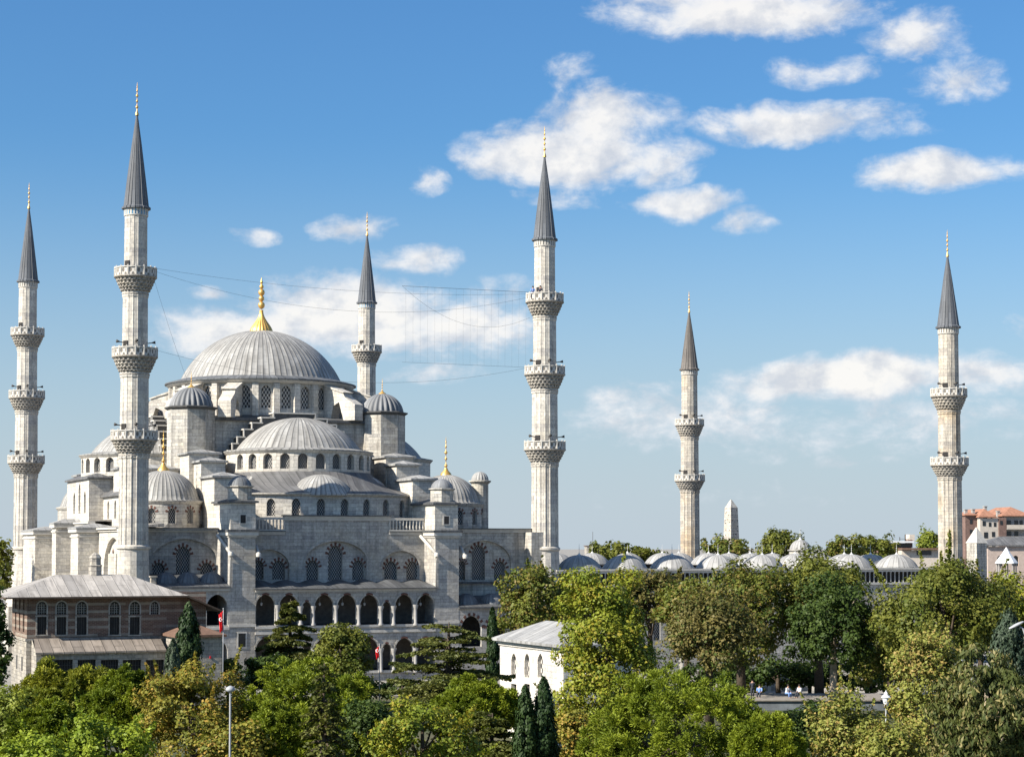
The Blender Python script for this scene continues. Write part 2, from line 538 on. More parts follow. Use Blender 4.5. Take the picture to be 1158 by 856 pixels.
def ground_mat(name, a, b, scale=.2):
    t, p, o = mat(name)
    pos = t.new('ShaderNodeNewGeometry').outputs['Position']
    n = t.noise(pos, scale, 6, .65).outputs['Fac']
    n2 = t.noise(pos, scale * 12, 4, .65).outputs['Fac']
    col = t.mix(t.rng(n, .35, .65), rgb(*a), rgb(*b))
    col = t.mix(1.0, col, t.mix(n2, rgb(.6, .6, .6), rgb(1.3, 1.3, 1.3)), 'MULTIPLY')
    t.l.new(col, p.inputs['Base Color']); p.inputs['Roughness'].default_value = .95
    bump(t, p, n2, .1, .6)


stone('limestone', (.52, .50, .455), (.43, .415, .385), (.27, .255, .23), 1.0, .42, streak=.85, stain=.65)
stone('grey_limestone', (.48, .465, .44), (.40, .39, .37), (.27, .26, .24), .95, .40, stain=.55, streak=.55)
stone('white_limestone', (.63, .60, .545), (.52, .49, .44), (.33, .31, .28), 1.1, .45, stain=.35, streak=.35)
stone('minaret_stone', (.58, .55, .50), (.50, .475, .43), (.44, .42, .385), 1.1, .48, stain=.55, streak=.7, warm=(.45, .42, .37))
stone('sooty_stone', (.46, .43, .385), (.36, .335, .30), (.16, .15, .14), .5, .5, stain=.5, streak=.6)
stone('worn_minaret_stone', (.52, .48, .42), (.44, .405, .35), (.32, .30, .26), 1.1, .48, stain=.8, streak=1.0, warm=(.50, .40, .28))
stone('obelisk_stone', (.54, .50, .44), (.44, .40, .35), (.10, .09, .08), .9, .6, stain=.5, streak=.5)
stone('pavilion_stone', (.70, .67, .62), (.62, .59, .545), (.5, .47, .43), 1.2, .5, stain=.2, streak=.25)
stone('annex_stone', (.44, .41, .36), (.32, .30, .265), (.2, .18, .16), .7, .35, stain=.6, streak=.6)
banded_brick('banded_brick')
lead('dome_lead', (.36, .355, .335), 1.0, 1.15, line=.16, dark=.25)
lead('dark_lead', (.15, .16, .17), 1.0, 1.2, line=.12)  # darker lead tone for the skirt, gallery and lantern domes
lead('gored_lead', (.22, .23, .24), 1.0, 9.0, line=.02, stain=.5)
lead('roof_lead', (.15, .15, .15), .62, 1.8, line=.09)
lead('dark_roof_lead', (.105, .11, .115), .62, 2.2, line=.08)
lead('pale_roof_lead', (.39, .365, .33), .95, 2.6, line=.05, stain=.25)
lead('lean_roof_lead', (.26, .225, .19), .95, 6.0, line=.06, stain=.3)
lead('spire_lead', (.125, .135, .15), 1.0, 1.5, line=.12, stain=.4)
lead('brown_spire_lead', (.155, .14, .125), 1.0, 1.5, line=.12, stain=.6)
lead('court_lead', (.33, .33, .32), 1.0, 1.6, line=.08, stain=.3)
lattice('stone_grille', (.42, .40, .37), (.03, .033, .038), .30, .31)
lattice('white_grille', (.58, .55, .50), (.05, .05, .05), .46, .30)
lattice('pierced_parapet', (.60, .565, .51), (.16, .145, .125), .62, .25)
plain('red_voussoir', (.125, .062, .048), .9)
plain('gold', (.72, .43, .12), .42, .65, var=.06, spec=.5)
plain('pale_finial', (.55, .55, .53), .5, 0.0, var=.05)
plain('coping', (.48, .455, .41), .85, var=.15)
plain('dark_coping', (.075, .075, .073), .8)
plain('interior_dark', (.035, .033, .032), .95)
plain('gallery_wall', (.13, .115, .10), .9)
plain('column_marble', (.30, .29, .275), .6, var=.12)
plain('dark_glass', (.015, .017, .020), .15, spec=.5)
plain('shutter', (.032, .030, .028), .6)
plain('window_bars', (.30, .29, .27), .7)
plain('blue_tile', (.10, .30, .48), .3)
plain('bronze', (.06, .055, .05), .5)
plain('cable', (.05, .055, .06), .7)
plain('bark', (.065, .050, .036), .95, var=.4, scale=6)
plain('pale_bark', (.34, .28, .21), .9, var=.4, scale=3)
plain('flag_red', (.62, .015, .02), .7, var=.08)
plain('flag_white', (.8, .8, .8), .7, var=.03)
plain('pole_white', (.62, .63, .64), .4, var=.05)
plain('pole_grey', (.30, .31, .32), .45, var=.08)
plain('lamp_glass', (.62, .64, .66), .25, var=.03, spec=.5)
plain('wood_eave', (.075, .055, .042), .85)
plain('brown_tile', (.14, .085, .06), .9)
plain('roof_tile', (.29, .145, .095), .85, var=.25, scale=1.5)
plain('plaster_cream', (.47, .42, .36), .9, var=.12)
plain('plaster_pink', (.40, .325, .28), .9, var=.12)
plain('brick_red', (.16, .105, .088), .9, var=.25)
plain('concrete', (.30, .29, .275), .9, var=.15)
plain('shaded_wall_face', (.13, .145, .16), .8, var=.25, scale=1.0)  # blue-grey shade of the wall front is put into its colour
plain('paving', (.22, .20, .175), .9, var=.2)
plain('skin', (.48, .30, .22), .6, var=.05)
plain('hair', (.025, .020, .016), .6)
plain('cloth_blue', (.16, .27, .55), .85)
plain('cloth_white', (.72, .74, .78), .85, var=.06)
plain('cloth_dark', (.04, .045, .06), .85)
plain('car_white', (.72, .73, .74), .25, var=.02, spec=.5)
plain('tyre', (.02, .02, .02), .85)
plain('steel', (.5, .5, .5), .3, 1.0, var=.05)
ground_mat('park_ground', (.045, .065, .022), (.10, .085, .055))
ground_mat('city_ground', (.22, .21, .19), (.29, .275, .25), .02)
foliage('leaf_plane_gold', (.125, .145, .022), (.275, .232, .036), (.32, .21, .04))
foliage('leaf_yellow_green', (.120, .160, .020), (.240, .265, .036))
foliage('leaf_bright', (.140, .205, .017), (.285, .335, .032))
foliage('leaf_pine', (.076, .116, .010), (.250, .295, .025))
foliage('leaf_pine_yellow', (.096, .128, .013), (.280, .280, .030))
foliage('leaf_dark', (.022, .045, .010), (.070, .105, .020))
foliage('leaf_olive', (.060, .086, .013), (.175, .178, .030))
foliage('leaf_cypress', (.014, .034, .011), (.038, .066, .018), trans=.15)
foliage('leaf_cedar', (.058, .078, .020), (.140, .145, .036), trans=.2)
foliage('leaf_spruce', (.030, .050, .030), (.060, .085, .050), trans=.15)
foliage('leaf_brown', (.090, .090, .024), (.190, .155, .050), (.070, .105, .022))
foliage('leaf_mixed', (.060, .092, .015), (.170, .178, .030), (.20, .155, .042))
foliage('leaf_pale', (.125, .150, .026), (.27, .275, .062), (.32, .24, .075))
foliage('leaf_lime', (.098, .140, .013), (.260, .280, .030), (.26, .22, .026))
foliage('leaf_droop', (.040, .060, .016), (.110, .125, .034), (.24, .21, .085))


# ------------------------------------------------------------------ ground
g = MB(); g.add([(-4000, -60, 0), (4000, -60, 0), (4000, 9000, 0), (-4000, 9000, 0)], [(0, 1, 2, 3)])
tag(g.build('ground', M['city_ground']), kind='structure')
g = MB(); g.add([(-130, 40, .02), (150, 40, .02), (150, 205, .02), (-130, 205, .02)], [(0, 1, 2, 3)])
tag(g.build('park_lawn', M['park_ground']), kind='structure')


# ------------------------------------------------------------------ the mosque
def Z(zc): return zc + H


mosque = empty('mosque', MX, MY, 0, MA)
tag(mosque, 'great stone mosque with a cascade of grey lead domes round one big gilded-topped dome', 'mosque')
UC, VC = 25.4, 36.0
GRILLE = [M['stone_grille']]


def part(mb, name, m, parent=mosque): return mb.build(name, m, parent)


def vmap(v, sgn=1): return lambda a, z, d: (a, v + sgn * d, z)       # face looking towards -v
def umap(u, sgn=1): return lambda a, z, d: (u + sgn * d, a, z)       # face looking towards -u


def make_window(hole, mp, depth, voussoirs=True, m=None, parent=mosque, count=11, grow=.42, name='window'):
    w = MB(); w.flat(hole, mp, depth - .06)
    o = w.build(name, m or M['stone_grille'], parent)
    if voussoirs:
        head = hole[2:]
        k = MB(); offset_wedges(head, count, .02, grow, mp, k)
        k.build('voussoirs', M['red_voussoir'], o)
    return o


def dome_profile(r, z0, rise, m=18, lip=0.0):
    Rs = (r * r + rise * rise) / (2 * rise); zc = z0 + rise - Rs
    a0 = math.asin(min(1, r / Rs))
    if zc > z0: a0 = PI - a0
    P = []
    if lip: P += [(r + lip, z0 - .32), (r + lip, z0 - .12), (r + .05, z0 + .05)]
    P += [(Rs * math.sin(a0 * (1 - i / m)), zc + Rs * math.cos(a0 * (1 - i / m))) for i in range(0 if not lip else 1, m)]
    return P + [(0.02, z0 + rise)]


def rib_fn(n, h=.05):
    def f(th, r, z):
        k = (th * n / (2 * PI)) % 1.0
        return r + (h if (k < .12 or k > .88) else 0.0)
    return f


def gore_fn(n, h=.09):
    return lambda th, r, z: r * (1 - h + h * abs(math.sin(th * n / 2)) ** .8 * 1.0) if r > .1 else r


def dome(mb, cx, cy, r, z0, rise, ribs, m=18, lip=.35, mat=0, h=.05):
    mb.lathe(dome_profile(r, z0, rise, m, lip), cx, cy, ribs * 4, mat, True, rib_fn(ribs, h), ribs=ribs)


def finial(parent, cx, cy, z, h, r, m=None, bell=False):
    k = MB()
    P = []
    if bell:
        for i in range(13):
            t = i / 12
            P.append((r * (.16 + .84 * (.5 + .5 * math.cos(PI * min(1, t * 1.04) ** .85))), z + t * h * .40))
        base = z + h * .42
        gk = MB(); gk.lathe(P, cx, cy, 80, 0, True, lambda th, rr, zz: rr * (.92 + .08 * abs(math.sin(th * 10))))
        k = gk; hh = h * .58
    else:
        k.lathe([(r, z), (r * .9, z + h * .05), (r * .45, z + h * .12), (r * .22, z + h * .2)], cx, cy, 14)
        base = z + h * .15; hh = h * .85
    rb = (.13 * h / 3 if not bell else r * .30)
    prof = [(rb * .3, base)]
    for i, (c, s) in enumerate(((.12, 1.0), (.33, .82), (.52, .95), (.70, .62), (.84, .42))):
        for a in range(7):
            t = -PI / 2 + PI * a / 6
            prof.append((max(rb * s * math.cos(t), rb * .24), base + hh * c + rb * s * 1.05 * math.sin(t)))
    prof += [(rb * .2, base + hh * .9), (.012, base + hh)]
    k.lathe(prof, cx, cy, 12)
    return k.build('finial', m or M['gold'], parent)


def cyl_map(cx, cy, R, a_c):
    """(arc length, z, depth) on an upright cylinder; a_c = angle of arc length 0"""
    return lambda a, z, d: (cx + (R - d) * math.cos(a_c + a / R), cy + (R - d) * math.sin(a_c + a / R), z)


def drum(name, cx, cy, R, z0, z1, n, win_w, wz0, wzs, wzt, angles, m, cornice=.35, start=0.0, thick=.5, vous=True, parent=mosque, grille=None, frame=False):
    """drum of n bays; a real window opening in each bay whose angle lies in `angles` (a test), else a plain bay"""
    k = MB(); bay = 2 * PI * R / n
    wins = []
    for i in range(n):
        a = start + 2 * PI * i / n
        mp = cyl_map(cx, cy, R, a)
        out = [(-bay / 2, z0), (0, z0), (bay / 2, z0), (bay / 2, z1), (0, z1), (-bay / 2, z1)]
        if angles(a % (2 * PI)):
            hl = arch(0, win_w, wz0, wzs, wzt, 5)
            k.panel(out, [hl], mp, thick)
            wins.append((hl, mp))
        else:
            k.panel(out, [], mp, thick)
    if cornice:
        k.lathe([(R + .02, z1 - .32), (R + cornice * .6, z1 - .15), (R + cornice, z1), (R + cornice, z1 + .12), (R - .3, z1 + .14)], cx, cy, max(n * 3, 36), 0, False)
    k.lathe([(R - thick - .02, z0), (R - thick - .02, z1)], cx, cy, 24, 1)
    o = k.build(name, [m, M['interior_dark']], parent)
    for hl, mp in wins: make_window(hl, mp, thick, vous, grille, parent, 9, .36)
    return o


def angle_test(lo, hi):
    lo, hi = lo % (2 * PI), hi % (2 * PI)
    return (lambda a: lo <= a <= hi) if lo < hi else (lambda a: a >= lo or a <= hi)


# main dome and its drum
k = MB(); dome(k, UC, VC, 10.95, Z(22.05), 7.25, 86, 24, .35)
main_dome = part(k, 'main_dome', M['dome_lead'])
finial(main_dome, UC, VC, Z(29.15), 7.5, 1.6, bell=True)
k = MB()
k.lathe([(12.3, Z(21.2)), (12.7, Z(21.5)), (12.7, Z(21.62))], UC, VC, 112, 0, False)
part(k, 'drum_cornice', M['coping'])
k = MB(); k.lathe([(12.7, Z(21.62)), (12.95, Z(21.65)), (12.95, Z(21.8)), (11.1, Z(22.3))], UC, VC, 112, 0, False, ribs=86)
part(k, 'dome_skirt', M['dark_lead'])
drum('main_drum', UC, VC, 12.0, Z(16.6), Z(21.4), 28, 1.3, Z(17.95), Z(20.1), Z(20.9), angle_test(R_(140), R_(330)), M['white_limestone'], 0, R_(270), .4, False, grille=M['white_grille'])
k = MB()
for i in range(28):                                                   # piers between the drum windows
    a = R_(270) + 2 * PI * (i + .5) / 28
    c, s = math.cos(a), math.sin(a)
    for (r0, r1, hw, z0, z1) in ((11.9, 12.45, .52, Z(16.6), Z(21.15)),):
        pts = [(UC + r * c - w * s, VC + r * s + w * c) for r, w in ((r0, -hw), (r1, -hw * .75), (r1, hw * .75), (r0, hw))]
        k.prism(pts, z0, z1)
part(k, 'drum_pier', M['white_limestone'])
for q in range(4):                                                    # flying buttresses above the corner turrets
    for da in (-13.5, 13.5):
        a = R_(45 + 90 * q + da); c, s = math.cos(a), math.sin(a)
        k = MB(); hw = .85
        prof = [(12.0, Z(16.4)), (13.1, Z(16.4)), (13.6, Z(18.4)), (14.6, Z(18.9)), (15.4, Z(16.4)), (17.3, Z(16.4)), (17.3, Z(18.5)), (15.6, Z(19.5)), (15.3, Z(20.0)), (12.0, Z(21.1))]
        k.slab(prof, -hw, hw)
        k.slab([(15.35, Z(20.05)), (15.55, Z(20.15)), (12.0, Z(21.35)), (12.0, Z(21.05))], -hw - .15, hw + .15)
        k.v = [(UC + x * c - y * s, VC + x * s + y * c, z) for x, y, z in k.v]
        part(k, 'flying_buttress', M['white_limestone'])

# square base under the drum, its lead skirt and the four stepped arches
BH = 13.6
k = MB(); k.box(UC - BH, UC + BH, VC - BH, VC + BH, Z(1.0), Z(16.05))
part(k, 'dome_base', M['limestone'])
k = MB()
n = 64
V = []; F = []
for i in range(n):
    a = 2 * PI * i / n; c, s = math.cos(a), math.sin(a)
    q = (BH + .55) / max(abs(c), abs(s)); q = min(q, (BH + .55) * 1.3)
    V += [(UC + 12.0 * c, VC + 12.0 * s, Z(17.0)), (UC + q * c, VC + q * s, Z(16.38)), (UC + q * c, VC + q * s, Z(16.05))]
for i in range(n):
    j = (i + 1) % n
    F += [(3 * i, 3 * i + 1, 3 * j + 1, 3 * j), (3 * i + 1, 3 * i + 2, 3 * j + 2, 3 * j + 1)]
k.add(V, F); part(k, 'base_roof', M['dark_roof_lead'])


def side(q):
    """axes of one side of the hall: (s along, d outwards) -> (u, v)"""
    return [lambda s, d: (UC + s, VC - d), lambda s, d: (UC - d, VC - s), lambda s, d: (UC + d, VC + s), lambda s, d: (UC - s, VC + d)][q]


for q in range(4):
    f = side(q)
    prof = []
    steps = [(2.7, 16.95), (4.3, 16.3), (5.55, 15.6), (6.6, 14.75), (7.45, 13.75), (8.1, 12.9), (8.7, 12.0)]
    # simple monotone stair outline
    L = [(-8.7, Z(9)), (-8.7, Z(12.0))]
    for i in range(len(steps) - 1, 0, -1):
        L += [(-steps[i - 1][0], Z(steps[i][1])), (-steps[i - 1][0], Z(steps[i - 1][1]))]
    prof = L + [(-a, b) for a, b in L[::-1]]
    k = MB(); k.slab(prof, 0, 1)
    k.v = [f(x, BH + .02 + y * 2.0) + (z,) for x, y, z in k.v]
    o = part(k, 'stepped_arch', M['dark_coping'])
    k = MB()
    for sg in (-1, 1):
        for i in range(len(steps)):
            hi = steps[i][0]; lo = steps[i - 1][0] if i else -.0
            zt = steps[i][1]
            k.box(sg * max(lo - .1, 0), sg * (hi + .16), BH + .05, BH + 2.14, Z(zt - .02) + .02, Z(zt) + .17)
            if i < len(steps) - 1:
                k.box(sg * (hi + .02), sg * (hi + .17), BH + 1.9, BH + 2.13, Z(steps[i + 1][1]) + .17, Z(zt) + .0)
    k.v = [f(x, y) + (z,) for x, y, z in k.v]
    k.build('step_coping', M['coping'], o)


def half_dome(q, off, R=8.0, nwin=26):
    f = side(q); cx, cy = f(0, off)
    front = [R_(270), R_(180), R_(0), R_(90)][q]
    k = MB(); dome(k, cx, cy, R, Z(12.05), 4.3, 60, 18, 0)
    k.lathe([(R + 1.2, Z(11.72)), (R + 1.55, Z(11.78)), (R + 1.55, Z(11.9)), (R - .05, Z(12.2))], cx, cy, 96, 0, False, ribs=60)
    part(k, 'half_dome', M['dome_lead'])
    drum('half_dome_drum', cx, cy, R + 1.2, Z(9.0), Z(11.75), nwin, 1.22, Z(9.5), Z(10.8), Z(11.4),
         angle_test(front - R_(82), front + R_(82)) if q in (0, 1) else (lambda a: False), M['white_limestone'], .3, front, .55, False)


half_dome(0, 17.5); half_dome(1, 14.9); half_dome(2, 14.9)

# weight turrets at the corners of the dome base
for (u, v) in ((UC - 12.9, VC - 13), (UC + 12.9, VC - 13), (UC - 12.9, VC + 13), (UC + 12.9, VC + 13)):
    k = MB()
    oc = [(u + 3.05 * math.cos(R_(22.5 + 45 * i)), v + 3.05 * math.sin(R_(22.5 + 45 * i))) for i in range(8)]
    k.prism(oc, Z(7.0), Z(17.3))
    t_ = part(k, 'weight_turret', M['limestone'])
    k = MB(); k.lathe([(3.0, Z(17.2)), (3.4, Z(17.45)), (3.42, Z(17.6)), (2.85, Z(17.72))], u, v, 8, 0, False, a0=R_(22.5), a1=R_(382.5))
    k.build('turret_cornice', M['dark_coping'], t_)
    k = MB(); k.lathe(dome_profile(2.85, Z(17.68), 2.5, 12), u, v, 112, 0, True, gore_fn(24, .15), ribs=28)
    k.build('turret_dome', M['gored_lead'], t_)
    finial(t_, u, v, Z(20.1), 2.1, .55)
    for a in (225, 315):
        k = MB(); c, s = math.cos(R_(a)), math.sin(R_(a))


def hip(mb, x0, x1, y0, y1, z, rise, over=.35, mat=0, tx=None):
    """low hipped lead roof with an eave"""
    X0, X1, Y0, Y1 = x0 - over, x1 + over, y0 - over, y1 + over
    w = min(X1 - X0, Y1 - Y0) / 2 * .92
    if X1 - X0 < Y1 - Y0:
        r = [((X0 + X1) / 2, Y0 + w, z + rise), ((X0 + X1) / 2, Y1 - w, z + rise)]
        F = [(0, 1, 4), (1, 2, 5, 4), (2, 3, 5), (3, 0, 4, 5)]
    else:
        r = [(X0 + w, (Y0 + Y1) / 2, z + rise), (X1 - w, (Y0 + Y1) / 2, z + rise)]
        F = [(0, 1, 5, 4), (1, 2, 5), (2, 3, 4, 5), (3, 0, 4)]
    V = [(X0, Y0, z), (X1, Y0, z), (X1, Y1, z), (X0, Y1, z)] + r
    mb.add(V, F, mat=mat)
    mb.box(X0, X1, Y0, Y1, z - .22, z - .002, mat)


# stepped buttress blocks that lead down from each turret to the street front and to the left front
for mir in (0, 1):
    U = (lambda u: u) if not mir else (lambda u: 2 * UC - u)
    for (u0, u1, v0, v1, top, zb) in ((10.6, 14.4, 16.2, 22.0, 11.35, 2.0), (11.2, 14.25, 12.6, 16.2, 10.2, 2.0), (11.3, 14.3, 6.6, 12.6, 8.15, 1.9), (11.3, 14.2, -.4, 6.6, 5.0, 1.9)):
        a, b = sorted((U(u0), U(u1)))
        k = MB(); k.box(a, b, v0, v1 - .003, Z(zb), Z(top)); o = part(k, 'buttress_block', M['white_limestone'])
        k = MB(); hip(k, a, b, v0, v1 - .01, Z(top) + .22, .5, .3); k.build('block_roof', M['dark_roof_lead'] if top < 6 else M['court_lead'], o)
    # lantern turret on the front pier
    uc, vc = U(12.75), .55
    k = MB(); k.box(uc - 1.5, uc + 1.5, -.93, 2.2, Z(1.9), Z(4.95)); o = part(k, 'lantern_turret', M['white_limestone'])
    k = MB(); hip(k, uc - 1.5, uc + 1.5, -.93, 2.2, Z(5.2), .35, .3); k.build('turret_cornice', M['dark_roof_lead'], o)
    k = MB(); k.prism([(uc + 1.4 * math.cos(R_(22.5 + 45 * i)), vc + 1.4 * math.sin(R_(22.5 + 45 * i))) for i in range(8)], Z(5.2), Z(6.85))
    k.lathe([(1.38, Z(6.7)), (1.62, Z(6.85)), (1.62, Z(6.97)), (1.3, Z(7.0))], uc, vc, 8, 0, False, a0=R_(22.5), a1=R_(382.5))
    k.build('lantern', M['limestone'], o)
    k = MB(); k.lathe(dome_profile(1.4, Z(6.95), 1.2, 8), uc, vc, 32, 0, True, ribs=16); k.build('turret_dome', M['dark_lead'] if not mir else M['gored_lead'], o)
    k = MB(); k.box(uc - .33 - .12, uc + .33 + .12, -.99, -.9, Z(2.5), Z(3.7)); k.build('opening_frame', M['coping'], o)
    k = MB(); k.box(uc - .31, uc + .31, -1.0, -.95, Z(2.62), Z(3.58)); k.build('opening', M['interior_dark'], o)
for (v0, v1, u0, u1, top) in ((47.5, 51.0, 3.0, 12.0, 9.5), (21.0, 24.5, 3.0, 12.0, 9.5)):
    k = MB(); k.box(u0, u1, v0, v1, Z(1.9), Z(top)); o = part(k, 'buttress_block', M['white_limestone'])
    k = MB(); hip(k, u0, u1, v0, v1, Z(top) + .22, .5, .3); k.build('block_roof', M['court_lead'], o)

# street-side exedra: a bowed wall with windows, its lead slope and its own small dome
EX_C, EX_R = (UC, 22.2), 17.9
half = math.asin(11.2 / EX_R)
nb = 8
k = MB(); wins = []
bay = 2 * half * EX_R / nb
for i in range(nb):
    a = R_(270) - half + (i + .5) * 2 * half / nb
    mp = cyl_map(EX_C[0], EX_C[1], EX_R, a)
    hl = arch(0, 1.0, Z(3.6), Z(5.05), Z(5.7), 5)
    k.panel([(-bay / 2, Z(2.0)), (bay / 2, Z(2.0)), (bay / 2, Z(6.2)), (-bay / 2, Z(6.2))], [hl], mp, .4)
    wins.append((hl, mp))
k.lathe([(EX_R - .42, Z(2.0)), (EX_R - .42, Z(6.2))], EX_C[0], EX_C[1], 16, 1, a0=R_(270) - half, a1=R_(270) + half)
k.lathe([(EX_R, Z(5.95)), (EX_R + .35, Z(6.2)), (EX_R + .35, Z(6.34)), (EX_R - .2, Z(6.36))], EX_C[0], EX_C[1], 30, 0, False, a0=R_(270) - half, a1=R_(270) + half)
part(k, 'exedra_wall', [M['white_limestone'], M['interior_dark']])
for hl, mp in wins: make_window(hl, mp, .4, False)
k = MB(); nn = 28; V = []; F = []; UVs = []
for i in range(nn + 1):
    a = R_(270) - half * 1.02 + 2 * half * 1.02 * i / nn
    b = R_(270) - R_(92) + 2 * R_(92) * i / nn
    p0 = (EX_C[0] + (EX_R + .3) * math.cos(a), EX_C[1] + (EX_R + .3) * math.sin(a), Z(6.36))
    p2 = (UC + 9.25 * math.cos(b), VC - 17.5 + 9.25 * math.sin(b), Z(9.15))
    p1 = tuple((x + y) / 2 + (0.0, 0.0, -.35)[j] for j, (x, y) in enumerate(zip(p0, p2)))
    V += [p0, p1, p2]
for i in range(nn):
    for j in range(2):
        F.append((3 * i + j, 3 * i + 3 + j, 3 * i + 4 + j, 3 * i + 1 + j))
        UVs.append([(i * .62, j * 3), ((i + 1) * .62, j * 3), ((i + 1) * .62, j * 3 + 3), (i * .62, j * 3 + 3)])
k.add(V, F, UVs, smooth=True); part(k, 'exedra_roof', M['roof_lead'])
k = MB(); dome(k, UC - .5, 7.6, 3.9, Z(6.4), 2.35, 40, 12, .25); part(k, 'exedra_dome', M['dome_lead'])
for sg in (-1, 1):
    k = MB(); dome(k, UC + sg * 7.0, 13.6, 3.2, Z(6.9), 2.0, 30, 10, .1); part(k, 'exedra_dome', M['dome_lead'])

# corner domes over their octagonal-looking drums
for (u, v) in ((6.9, 14.1), (43.9, 14.1), (6.9, 57.9), (43.9, 57.9)):
    near = v < 30
    k = MB(); dome(k, u, v, 4.35, Z(5.55), 3.65, 48, 14, .45)
    o = part(k, 'corner_dome', M['dome_lead'])
    finial(o, u, v, Z(9.1), 5.0 if near else 3.2, .75)
    drum('corner_drum', u, v, 4.75, Z(1.9), Z(5.3), 12, .95, Z(2.7), Z(4.0), Z(4.5), angle_test(R_(185), R_(335)) if near else (lambda a: False),
         M['limestone'], .25, R_(270), .4, True)
# little round turrets behind the corner domes
for u in (48.3,):
    k = MB(); k.lathe([(1.1, Z(1.9)), (1.1, Z(8.0)), (1.45, Z(8.3)), (1.45, Z(8.45)), (1.1, Z(8.5))], u, 13.2 if u > 9 else 22.0, 20, 0, False)
    o = part(k, 'stair_turret', M['limestone'])
    k = MB(); k.lathe(dome_profile(1.15, Z(8.48), 1.15, 8), u, 13.2 if u > 9 else 22.0, 64, 0, True, gore_fn(16, .12), ribs=16)
    k.build('turret_dome', M['court_lead'], o)

# ---- the outer walls
WA, WB, FR = 4.5, 2.7, -1.0                # wall planes of the two kinds of bay, plane of the arcade front
ROOFZ = Z(2.05)
k = MB(); k.box(.95, 50.6, 5.5, 70.5, 0, Z(1.75)); part(k, 'light_block_core', M['interior_dark'])  # solid dark box added inside the hall to block light
k = MB(); k.box(-.2, 51.6, WA - .4, 71.4, Z(1.78), Z(1.9)); part(k, 'terrace_roof', M['pale_roof_lead'])


def pxwin(px0, px1, ytop, ybot, v, spring=.62):
    (a, zt), (b, zb) = on_v(px0, ytop, v), on_v(px1, ybot, v)
    zt = on_v((px0 + px1) / 2, ytop, v)[1]; zb = on_v((px0 + px1) / 2, ybot, v)[1]
    w = b - a
    return arch((a + b) / 2, w, zb, zt - w * spring, zt, 7)


def facade(name, v, x0, x1, ztop, arcs, zbot=0.0, mstone=None):
    """wall with blind pointed recesses; each recess holds pierced windows"""
    ms = mstone or M['grey_limestone']
    mp = vmap(v); mpr = vmap(v + .38)
    k = MB(); hs = []
    for (ax0, ax1, ayt, ays, ayb, ws) in arcs:
        a, b = on_v(ax0, ays, v)[0], on_v(ax1, ays, v)[0]
        zt, zs, zb = [on_v((ax0 + ax1) / 2, y, v)[1] for y in (ayt, ays, ayb)]
        a, b = max(a, x0 + .05), min(b, x1 - .05)
        hs.append((arch((a + b) / 2, b - a, zb, zs, zt, 10), ws))
    k.panel([(x0, zbot), (x1, zbot), (x1, ztop), (x0, ztop)], [h for h, _ in hs], mp, .40)
    wl = []
    for h, ws in hs:
        xs = [p[0] for p in h]
        holes = []
        for w in ws:
            hl = pxwin(*w, v + .38)
            holes.append(hl); wl.append(hl)
        k.panel(h, holes, mpr, .45)
        # raised moulding round the recess
        hd = h[2:]
        for i in range(len(hd) - 1):
            (p0, q0), (p1, q1) = hd[i], hd[i + 1]
            c = (sum(xs) / len(xs), hd[0][1])
            def o_(p, q, e):
                L = math.hypot(p - c[0], q - c[1]) or 1
                return (p + (p - c[0]) / L * e, q + (q - c[1]) / L * e)
            a0, a1 = o_(p0, q0, .0), o_(p1, q1, .0); b0, b1 = o_(p0, q0, .28), o_(p1, q1, .28)
            k.add([(a0[0], v - .05, a0[1]), (a1[0], v - .05, a1[1]), (b1[0], v - .05, b1[1]), (b0[0], v - .05, b0[1]),
                   (b0[0], v + .01, b0[1]), (b1[0], v + .01, b1[1]), (a0[0], v + .01, a0[1]), (a1[0], v + .01, a1[1])],
                  [(0, 1, 2, 3), (3, 2, 5, 4), (1, 0, 6, 7)])
    o = k.build(name, [ms], mosque)
    for hl in wl: make_window(hl, mpr, .45, True, M['stone_grille'], mosque, 13, .42)
    return o


def cornice(x0, x1, v, z, h=.5, out=.4, m=None, name='cornice'):
    k = MB()
    k.box(x0, x1, v - out * .45, v + .5, z - h, z - h * .5)
    k.box(x0, x1, v - out * .8, v + .5, z - h * .5 + .002, z - h * .2)
    o = part(k, name, m or M['coping'])
    k = MB(); k.box(x0 - .05, x1 + .05, v - out * 1.15, v + 1.0, z - h * .2 + .002, z + .02); k.build('lead_capping', M['dark_roof_lead'], o)
    return o


U1a, U1b = 11.15, 14.25                    # front piers
U2a, U2b = 36.6, 39.65
facade('bay_wall', WA, -.5, U1a + .2, Z(1.9), [(172, 245, 609, 633, 656, [(199, 214.6, 617.5, 651), (172.5, 186.5, 636, 652), (226.6, 240.5, 636, 652)])])
facade('bay_wall', WB, U1b - .2, U2a + .2, Z(1.55), [(281, 327, 621, 640, 657, [(308, 322.3, 633.5, 655), (287, 298, 633.5, 655)]),
       (345.5, 415, 611.5, 634, 657, [(371.3, 387.3, 616.5, 656), (346.8, 360, 633, 656), (398.5, 412, 633, 656)]),
       (432.5, 474.5, 622.5, 640, 657, [(434.8, 449, 634, 655.5), (459.6, 472.6, 634, 655.5)])])
facade('bay_wall', WB, U2b - .2, 51.0, Z(1.95), [(517, 578, 611, 636, 657.5, [(533.5, 548.4, 615.5, 655.5), (558.8, 571.8, 634, 655.5), (519.3, 526, 634, 655.5)])], mstone=M['limestone'])
cornice(-.6, U1a, WA, Z(2.1)); cornice(U2b, 51.3, WB, Z(2.15))
